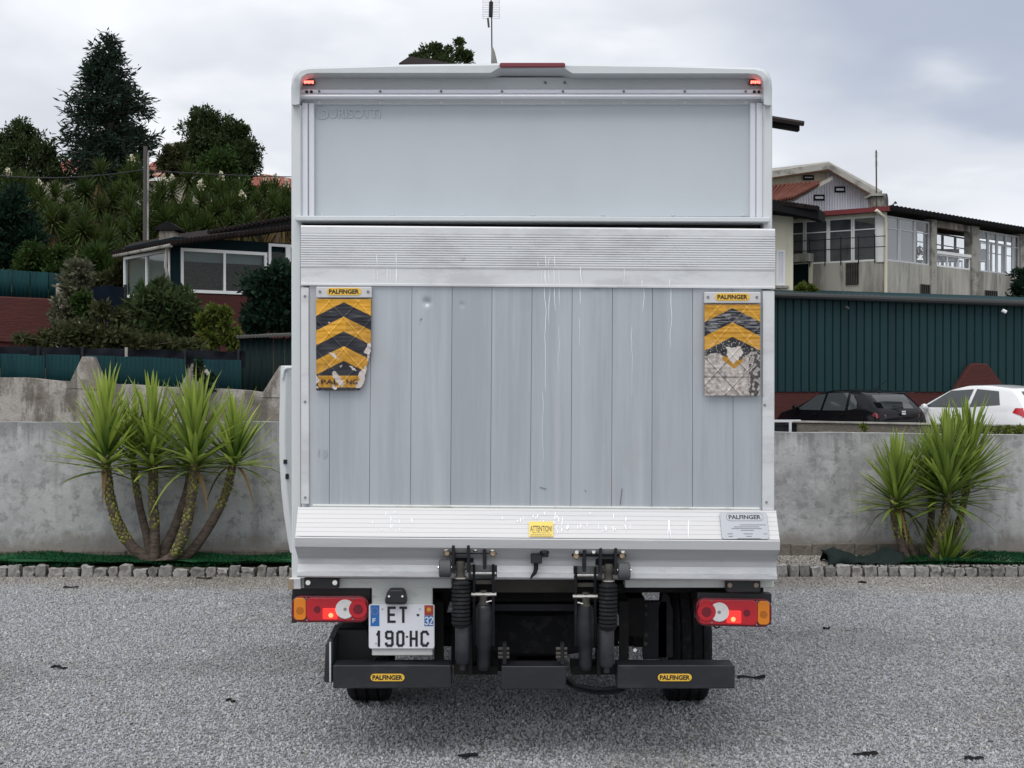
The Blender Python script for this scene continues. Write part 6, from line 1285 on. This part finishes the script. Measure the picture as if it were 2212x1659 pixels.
# veranda house
VH = thing('veranda_house', 'concrete house with long glazed veranda under a dark sheet roof', 'house', (X(1905, 45), 45, 3.8))
Lc, Vc, Rc = Vector((X(1640, 47.6), 47.6, 0)), Vector((X(1910, 45), 45, 0)), Vector((X(2330, 55.5), 55.5, 0))
def at(px, a, b):   # point on facade ab under picture column px
    k = (px - CX) / F; den = (b.x - a.x) - k * (b.y - a.y); t = (k * a.y - a.x) / den; return t
zg0, zg1 = 5.45, 6.88
wallq(MB(), Lc, Vc, 3.0, zg0, 0, th=.25).build('base_wall', m_stain, VH); wallq(MB(), Vc, Rc, 3.0, zg0, 0, th=.25).build('base_wall', m_stain, VH)
wallq(MB(), Lc, Vc, zg1, zg1 + .16, .02, th=.2).build('cream_lintel', m_cream, VH)
def seg(a, b, p0, p1): return along(a, b, at(p0, a, b)), along(a, b, at(p1, a, b))
def pillar(p0, p1, a, b, z0, z1, mat, off=.04, th=.3, name='pillar'):
    p, q = seg(a, b, p0, p1); wallq(MB(), p, q, z0, z1, off, th=th).build(name, mat, VH)
pillar(1894, 1909, Lc, Vc, zg0 - .05, zg1 + .1, m_frame)
tr = 6.47
for p0, p1 in ((1690, 1737), (1738, 1788), (1789, 1841), (1842, 1893)):
    p, q = seg(Lc, Vc, p0, p1); window(p, q, 0, 1, zg0, zg1, .05, [], m_gl_room, VH, trans=tr, off=.0)
for p0, p1, gm in ((1914, 1942, m_gl_lite), (1943, 1975.5, m_gl_lite), (1976.5, 2007, g_clear)):
    p, q = seg(Vc, Rc, p0, p1); window(p, q, 0, 1, zg0, zg1, .045, [], gm, VH, trans=tr + .02, off=.0, fm=m_framed)
pillar(2008, 2020, Vc, Rc, 3, zg1 + .1, m_fascia, .06)
pillar(2096, 2112, Vc, Rc, 3, zg1 + .1, m_fascia, .06); pillar(2201, 2213, Vc, Rc, 3, zg1 + .1, m_fascia, .06)
p, q = seg(Vc, Rc, 2021, 2095); window(p, q, 0, 1, zg0, zg0 + .42, .05, [.33, .66], g_clear, VH, fm=m_frame, off=0); wallq(MB(), p, q, zg0 + .42, zg0 + .52, .05, th=.12).build('balustrade_rail', m_frame, VH)
wallq(MB(), p, q, zg1 - .12, zg1 + .1, .0, th=.2).build('lintel', m_concc, VH)
for p0, p1 in ((2113, 2134), (2135, 2153.5), (2154.5, 2172), (2173, 2188), (2189, 2201)):
    p, q = seg(Vc, Rc, p0, p1); window(p, q, 0, 1, zg0, zg1, .04, [], g_clear, VH, trans=tr - .02, off=0, fm=m_framed)
for p0, p1 in ((2214, 2240), (2241, 2270), (2271, 2300)): p, q = seg(Vc, Rc, p0, p1); window(p, q, 0, 1, zg0, zg1, .04, [], g_clear, VH, trans=tr - .02, off=0, fm=m_framed)
# inner posts and far glazing of the open veranda, sky beyond
back = Vector((4.2, 2.6, 0)); Vb, Rb = Vc + Vector((.6, 2.5, 0)), Rc + Vector((-.4, 2.5, 0))
bwp, bwq = Vb, along(Vb, Rb, .10); wallq(MB(), bwp, bwq, 3.5, zg1 + .1, 0).build('inner_wall', m_stain, VH)
for t0_, t1_ in [(.10 + .075 * k, .10 + .075 * (k + 1)) for k in range(12)]:
    window(Vb, Rb, t0_, t1_, zg0 + .1, zg1, .05, [], g_clear, VH, trans=tr, fm=m_framed)
wallq(MB(), Vb, Rb, 3.5, zg0 + .1, 0).build('rear_parapet', m_stain, VH)
mb = MB(); mb.add([(Lc.x, Lc.y, zg0 - .02), (Vc.x, Vc.y, zg0 - .02), (Rc.x, Rc.y, zg0 - .02), (Rb.x, Rb.y, zg0 - .02), (Vb.x, Vb.y, zg0 - .02), (Lc.x, Lc.y + 5, zg0 - .02)], [(0, 1, 2, 3, 4, 5)]); mb.build('veranda_floor', m_stain, VH)
mb = MB(); mb.add([(Lc.x, Lc.y + .1, 6.99), (Vc.x, Vc.y + .1, 6.99), (Rc.x, Rc.y + .1, 6.99), (Rb.x, Rb.y, 6.99), (Vb.x, Vb.y, 6.99), (Lc.x, Lc.y + 3, 6.99)], [(0, 1, 2, 3, 4, 5)]); mb.build('ceiling', m_blind, VH)
# roof sheet with a tile edge
ztp = 7.06; oc = Vector((.0, -.45, 0)); r1 = [Vector((Lc.x, Lc.y - .4, ztp - .02)), Vector((Vc.x + .05, Vc.y - .45, ztp + .02)), Vector((Rc.x + .4, Rc.y - .3, ztp)), Vector((Rb.x, Rb.y, ztp + .1)), Vector((Vb.x - 2, Vb.y + 1, ztp + .2)), Vector((Lc.x, Lc.y + 6, ztp + .1))]
roofslab(r1, .09, m_droof, VH, 'sheet_roof')
p, q = r1[0], r1[1]; wallq(MB(), Vector((p.x, p.y, 0)), Vector((q.x, q.y, 0)), ztp - .1, ztp + .05, .02, th=.05).build('red_fascia', M('red_fascia_paint', (.16, .03, .035), .6), VH)
for i in range(58):
    p = along(r1[1], r1[2], (i + .5) / 58); MB().tube([p + Vector((.02, -.04, .01)), p + Vector((-.2, 1.4, .06))], .075, 6).build('roof_tile', m_droof, VH, smooth=50)
pd, qd = seg(Vc, Rc, 1910.5, 1914.5); MB().tube([(pd.x - .35, pd.y - .3, zg1 + .12), (pd.x - .05, pd.y - .22, zg1 - .08), (pd.x, pd.y - .12, zg1 - .25), (pd.x, pd.y - .12, 3.2)], .055, 8).build('downpipe', m_cream, VH, smooth=60)
# openings in the base wall
def barred(p0, p1, a, b, y0, y1, n):
    p, q = seg(a, b, p0, p1); dm = (p.y + q.y) / 2; z0, z1 = Z(y1, dm), Z(y0, dm); o = wallq(MB(), p, q, z0, z1, .02, th=.05).build('barred_window', m_dark, VH)
    for k in range(n + 1): r = along(p, q, k / n); MB().tube([(r.x, r.y - .05, z0), (r.x, r.y - .05, z1)], .018, 5).build('bar', m_dirtbeam, o)
barred(1827, 1853, Lc, Vc, 568, 615, 7); barred(1988, 2015, Vc, Rc, 615, 655, 6); barred(2127, 2153, Vc, Rc, 628, 662, 6)
p, q = seg(Lc, Vc, 1706, 1748); wallq(MB(), p, q, 3.0, Z(571, 46.8), .02, th=.05).build('door', m_dfas, VH); p, q = seg(Lc, Vc, 1748, 1755); wallq(MB(), p, q, 3.0, Z(565, 46.8), .06, th=.1).build('door_jamb', m_cream, VH)
p, q = seg(Lc, Vc, 1690, 1757); wallq(MB(), p, q, Z(566, 46.5), Z(549, 46.5), .35, th=.4).build('door_canopy', m_stain, VH)
for px in (1745, 1778, 1812, 1850, 1885):
    if px in (1778, 1812): pass
    r = along(Lc, Vc, at(px, Lc, Vc)); MB().tube([(r.x, r.y - .25, zg0 - .1), (r.x, r.y - .25, zg0 + .82)], .02, 6).build('railing_post', m_blk, VH)
for h_ in (.42, .75): p, q = seg(Lc, Vc, 1700, 1908); MB().tube([(p.x, p.y - .25, zg0 + h_), (q.x, q.y - .25, zg0 + h_)], .014, 5).build('railing_wire', m_blk, VH)
# furniture silhouettes behind the veranda glass: a potted plant and chairs
pt = P(1982, 590, 48.4); tpn = thing('potted_plant', 'leafy potted plant standing behind the pale veranda glass', 'plant', (pt.x, 48.4, zg0)); MB().tube([(pt.x, 48.4, zg0), (pt.x, 48.4, zg0 + .28)], [.13, .18], 12).build('pot', m_concc, tpn)
cen = np.array([(pt.x, 48.4, zg0 + .55)] * 160) + rng.normal(size=(160, 3)) * .12; v, f = leaves_np(cen, .16, .05, up=.3, jit=1, dirs=np.zeros((160, 3))); npmesh('foliage', v, f, m_lf6, tpn)
for i, px in enumerate((2035, 2062, 2120)):
    c = P(px, 580, 50.8); tc_ = thing('veranda_chair', ['pale chair nearest the left pillar of the open veranda bay', 'pale chair in the middle of the open veranda bay', 'pale chair behind the right glazed veranda bay'][i], 'chair', (c.x, 50.8, zg0))
    MB().box(c.x - .22, c.x + .22, 50.6, 51.0, zg0 + .42, zg0 + .46).build('seat', m_framed, tc_); MB().box(c.x - .22, c.x + .22, 51.0, 51.04, zg0 + .5, zg0 + .9).build('backrest', m_framed, tc_)
    for sx in (-.2, .2):
        for sy in (50.62, 51.0): MB().tube([(c.x + sx, sy, zg0), (c.x + sx, sy, zg0 + .43)], .02, 6).build('leg', m_framed, tc_)

# ================================================================== CARS
def interp(x, tab):
    if x <= tab[0][0]: return tab[0][1]
    for (a, b), (c, d) in zip(tab, tab[1:]):
        if x <= c: k = (x - a) / (c - a); return b + (d - b) * k
    return tab[-1][1]
def smooth_tab(x, tab, w=.06):
    return (interp(x - w, tab) + 2 * interp(x, tab) + interp(x + w, tab)) / 4
def car(name, label, paint, top, belt, side_win, rear_win, L, Wd, tail, tailm, logo, spoiler=False):
    # local frame: x forward (rear at 0), y left, z up
    root = thing(name, label, 'car')
    xs_ = [0, .03, .07, .12] + [.2 + i * .1 for i in range(int((L - .4) / .1) + 1)] + [L - .12, L - .05, L]; 
    def half(x, z, zt):
        e = 1 - .10 * max(0, (.5 - x) / .5) ** 2 - .16 * max(0, (x - (L - .7)) / .7) ** 2
        wl = Wd / 2 * e; zb_ = smooth_tab(x, belt)
        if z <= zb_: t = (z - .2) / (zb_ - .2); return wl * (.93 + .07 * math.sin(math.pi * min(1, t * 1.05)) )
        t = (z - zb_) / max(.05, (1.46 - zb_)); return wl * (.935 - .20 * t - .03 * t * t)
    M_ = 22; V, Fc = [], []
    for x in xs_:
        zt = smooth_tab(x, top); zb_ = min(smooth_tab(x, belt), zt - .02); row = []
        zl = .22 + (.1 if x < .1 or x > L - .1 else 0)
        for j in range(M_ + 1):
            t = j / M_
            if t < .5: z = zl + (zb_ - zl) * (t / .5)
            elif t < .82: z = zb_ + (zt - .05 - zb_) * ((t - .5) / .32) if zt - .05 > zb_ else zb_ + (zt - zb_) * .5 * ((t - .5) / .32)
            else: z = None
            if z is not None: y = half(x, z, zt); zl_ = z; yl_ = y
            else: k = (t - .82) / .18; y = yl_ * math.cos(k * math.pi / 2) ** .75 if k < 1 else 0; z = zl_ + (zt - zl_) * math.sin(k * math.pi / 2) ** .8
            row.append((x, y, z))
        full_ = row + [(a, -b, c) for a, b, c in reversed(row[:-1])]; V += full_
    m_ = 2 * M_ + 1
    for i in range(len(xs_) - 1):
        for j in range(m_ - 1): a = i * m_ + j; Fc.append((a, a + 1, a + m_ + 1, a + m_))
    Fc.append(tuple(range(m_))); Fc.append(tuple(range((len(xs_) - 1) * m_ + m_ - 1, (len(xs_) - 1) * m_ - 1, -1)))
    mb = MB(); mb.add(V, Fc); body = mb.build('body', paint, root, smooth=38)
    def sidepatch(poly, m, nm, off=.008, par=root, sides=(1, -1)):
        for sg in sides:
            ext = []
            for a, b in zip(poly, poly[1:] + poly[:1]):
                for k in range(4): ext.append((a[0] + (b[0] - a[0]) * k / 4, a[1] + (b[1] - a[1]) * k / 4))
            bm = bmesh.new(); vs = [bm.verts.new((x, 0, z)) for x, z in ext]; fc = bm.faces.new(vs); bmesh.ops.triangulate(bm, faces=[fc]); 
            for _ in range(2): bmesh.ops.subdivide_edges(bm, edges=[e for e in bm.edges if e.calc_length() > .18], cuts=1); bmesh.ops.triangulate(bm, faces=bm.faces)
            for vv in bm.verts: vv.co.y = sg * (half(vv.co.x, vv.co.z, 0) + off)
            me = bpy.data.meshes.new(nm); bm.to_mesh(me); bm.free(); link(nm, me, par, [m])
    for wn in side_win: sidepatch(wn, m_cabin, 'side_window', .010)
    # rear glass and lamps lie on the rear silhouette
    def rearx(z): 
        for k in range(400):
            x = k * .005
            if smooth_tab(x, top) >= z: return x
        return 2.0
    def rearpatch(y0, y1, z0, z1, m, nm, off=.012, taper=0.0, n=8):
        V, Fc = [], []
        for j in range(n + 1):
            z = z0 + (z1 - z0) * j / n; x = rearx(z) - off if z > interp(0, top) else -off; yy0, yy1 = y0 + taper * j / n, y1 - taper * j / n
            for i in range(7): y = yy0 + (yy1 - yy0) * i / 6; V.append((x + .10 * (abs(y) / (Wd / 2)) ** 3, y, z))
        for j in range(n):
            for i in range(6): a = j * 7 + i; Fc.append((a, a + 1, a + 8, a + 7))
        mb = MB(); mb.add(V, Fc); return mb.build(nm, m, root, smooth=60)
    rearpatch(*rear_win, m_cabin, 'rear_window', taper=.09)
    (ty0, ty1, tz0, tz1, txl) = tail
    for sg in (1, -1):
        a, b = sorted((sg * ty0, sg * ty1)); rearpatch(a, b, tz0, tz1, tailm, 'tail_light', off=.02)
        sidepatch([(.02, tz0), (txl, (tz0 + tz1) / 2), (txl * .8, tz1), (.02 + rearx(tz1), tz1)], tailm, 'tail_light', .012, sides=(sg,))
    if logo:
        MB().box(-.025, -.01, -.06, .06, .86, .90).build('badge', m_chr, root); MB().box(-.025, -.01, -.06, .06, .915, .95).build('badge', m_chr, root)
    rearpatch(-.26, .26, .46, .57, m_plate, 'number_plate', off=.02)
    rearpatch(-Wd / 2 + .06, Wd / 2 - .06, .32, .56, paint, 'rear_bumper', off=.06)
    for wx in (.72, L - .82):
        for sg in (1, -1):
            y = sg * (Wd / 2 - .10); o = MB().tube([(wx, y - sg * .10, .31), (wx, y - sg * .08, .31), (wx, y + sg * .09, .31), (wx, y + sg * .105, .31)], [.29, .31, .31, .29], 28).build('wheel', m_tyre, root, smooth=40)
            MB().tube([(wx, y + sg * .08, .31), (wx, y + sg * .115, .31)], [.20, .19], 20).build('rim', m_rim, o, smooth=40)
    for sg in (1, -1):
        mx_ = side_win[0][0][0] - .12; y = sg * (Wd / 2 + .06)
        MB().tube([(mx_, y - sg * .10, .96), (mx_ + .02, y, .99), (mx_ + .02, y + sg * .06, .99)], [.03, .075, .05], 10).build('wing_mirror', paint, root, smooth=60)
    for xx in (1.15, 2.15):
        for sg in (1, -1): MB().box(xx, xx + .17, sg * (Wd / 2 * .985) - .018, sg * (Wd / 2 * .985) + .018, .82, .85).build('door_handle', paint, root, bevel=.005)
    MB().tube([(.05, -.05, 1.02), (.12, .22, 1.06)], .012, 6).build('wiper', m_blk, root)
    if spoiler:
        MB().prism([(.24, 1.40), (.10, 1.395), (.09, 1.375), (.24, 1.37)], -.52, .52, 'y').build('spoiler', m_blk, root) if False else MB().hexa([(.12, -.5, 1.37), (.34, -.52, 1.40), (.34, .52, 1.40), (.12, .5, 1.37), (.12, -.5, 1.39), (.34, -.52, 1.43), (.34, .52, 1.43), (.12, .5, 1.39)]).build('spoiler', paint, root, bevel=.01)
        MB().tube([(1.0, 0, 1.44), (.55, 0, 1.68)], .008, 5).build('aerial_rod', m_blk, root)
    return root
blk = car('parked_car', 'black five door hatchback parked in front of the green building', m_carb,
    [(0, .62), (.02, .93), (.10, .98), (.55, 1.36), (.72, 1.41), (1.3, 1.455), (1.9, 1.45), (2.3, 1.36), (3.1, .99), (3.3, .96), (3.75, .86), (3.98, .62)],
    [(0, .80), (.3, .93), (1.5, .90), (2.9, .87), (3.98, .60)],
    [[(2.98, .93), (2.06, .93), (2.00, 1.34), (2.30, 1.31)], [(1.98, .93), (1.15, .94), (1.18, 1.37), (1.92, 1.355)], [(1.05, .95), (.74, 1.0), (.80, 1.15), (1.00, 1.33), (1.08, 1.33)]],
    (-.60, .60, 1.0, 1.33), 3.98, 1.70, (.52, .78, .78, .90, .22), m_dkrib, True, True)
wht = car('parked_car', 'white three door hatchback parked at the right edge behind the wall', m_carw,
    [(0, .62), (.02, .93), (.08, 1.02), (.38, 1.38), (.5, 1.43), (1.3, 1.50), (1.9, 1.49), (2.35, 1.40), (3.1, 1.04), (3.3, 1.0), (3.7, .88), (3.92, .62)],
    [(0, .90), (.4, 1.02), (1.5, .95), (2.9, .92), (3.92, .60)],
    [[(3.02, .98), (1.72, .99), (1.62, 1.40), (2.30, 1.36)], [(1.62, 1.0), (.72, 1.06), (.86, 1.36), (1.52, 1.405)]],
    (-.56, .56, 1.06, 1.36), 3.92, 1.72, (.54, .80, .80, 1.0, .34), m_red, False)
def place(c, px, d, ang): c.location = (X(px, d), d, 0.0); c.rotation_euler = (0, 0, R(ang))
# forward axis points to the left and away
place(blk, 1951, 34.0, 180 - 62); place(wht, 2266, 32.5, 180 - 60); wht.scale = (1, 1, 1.05)
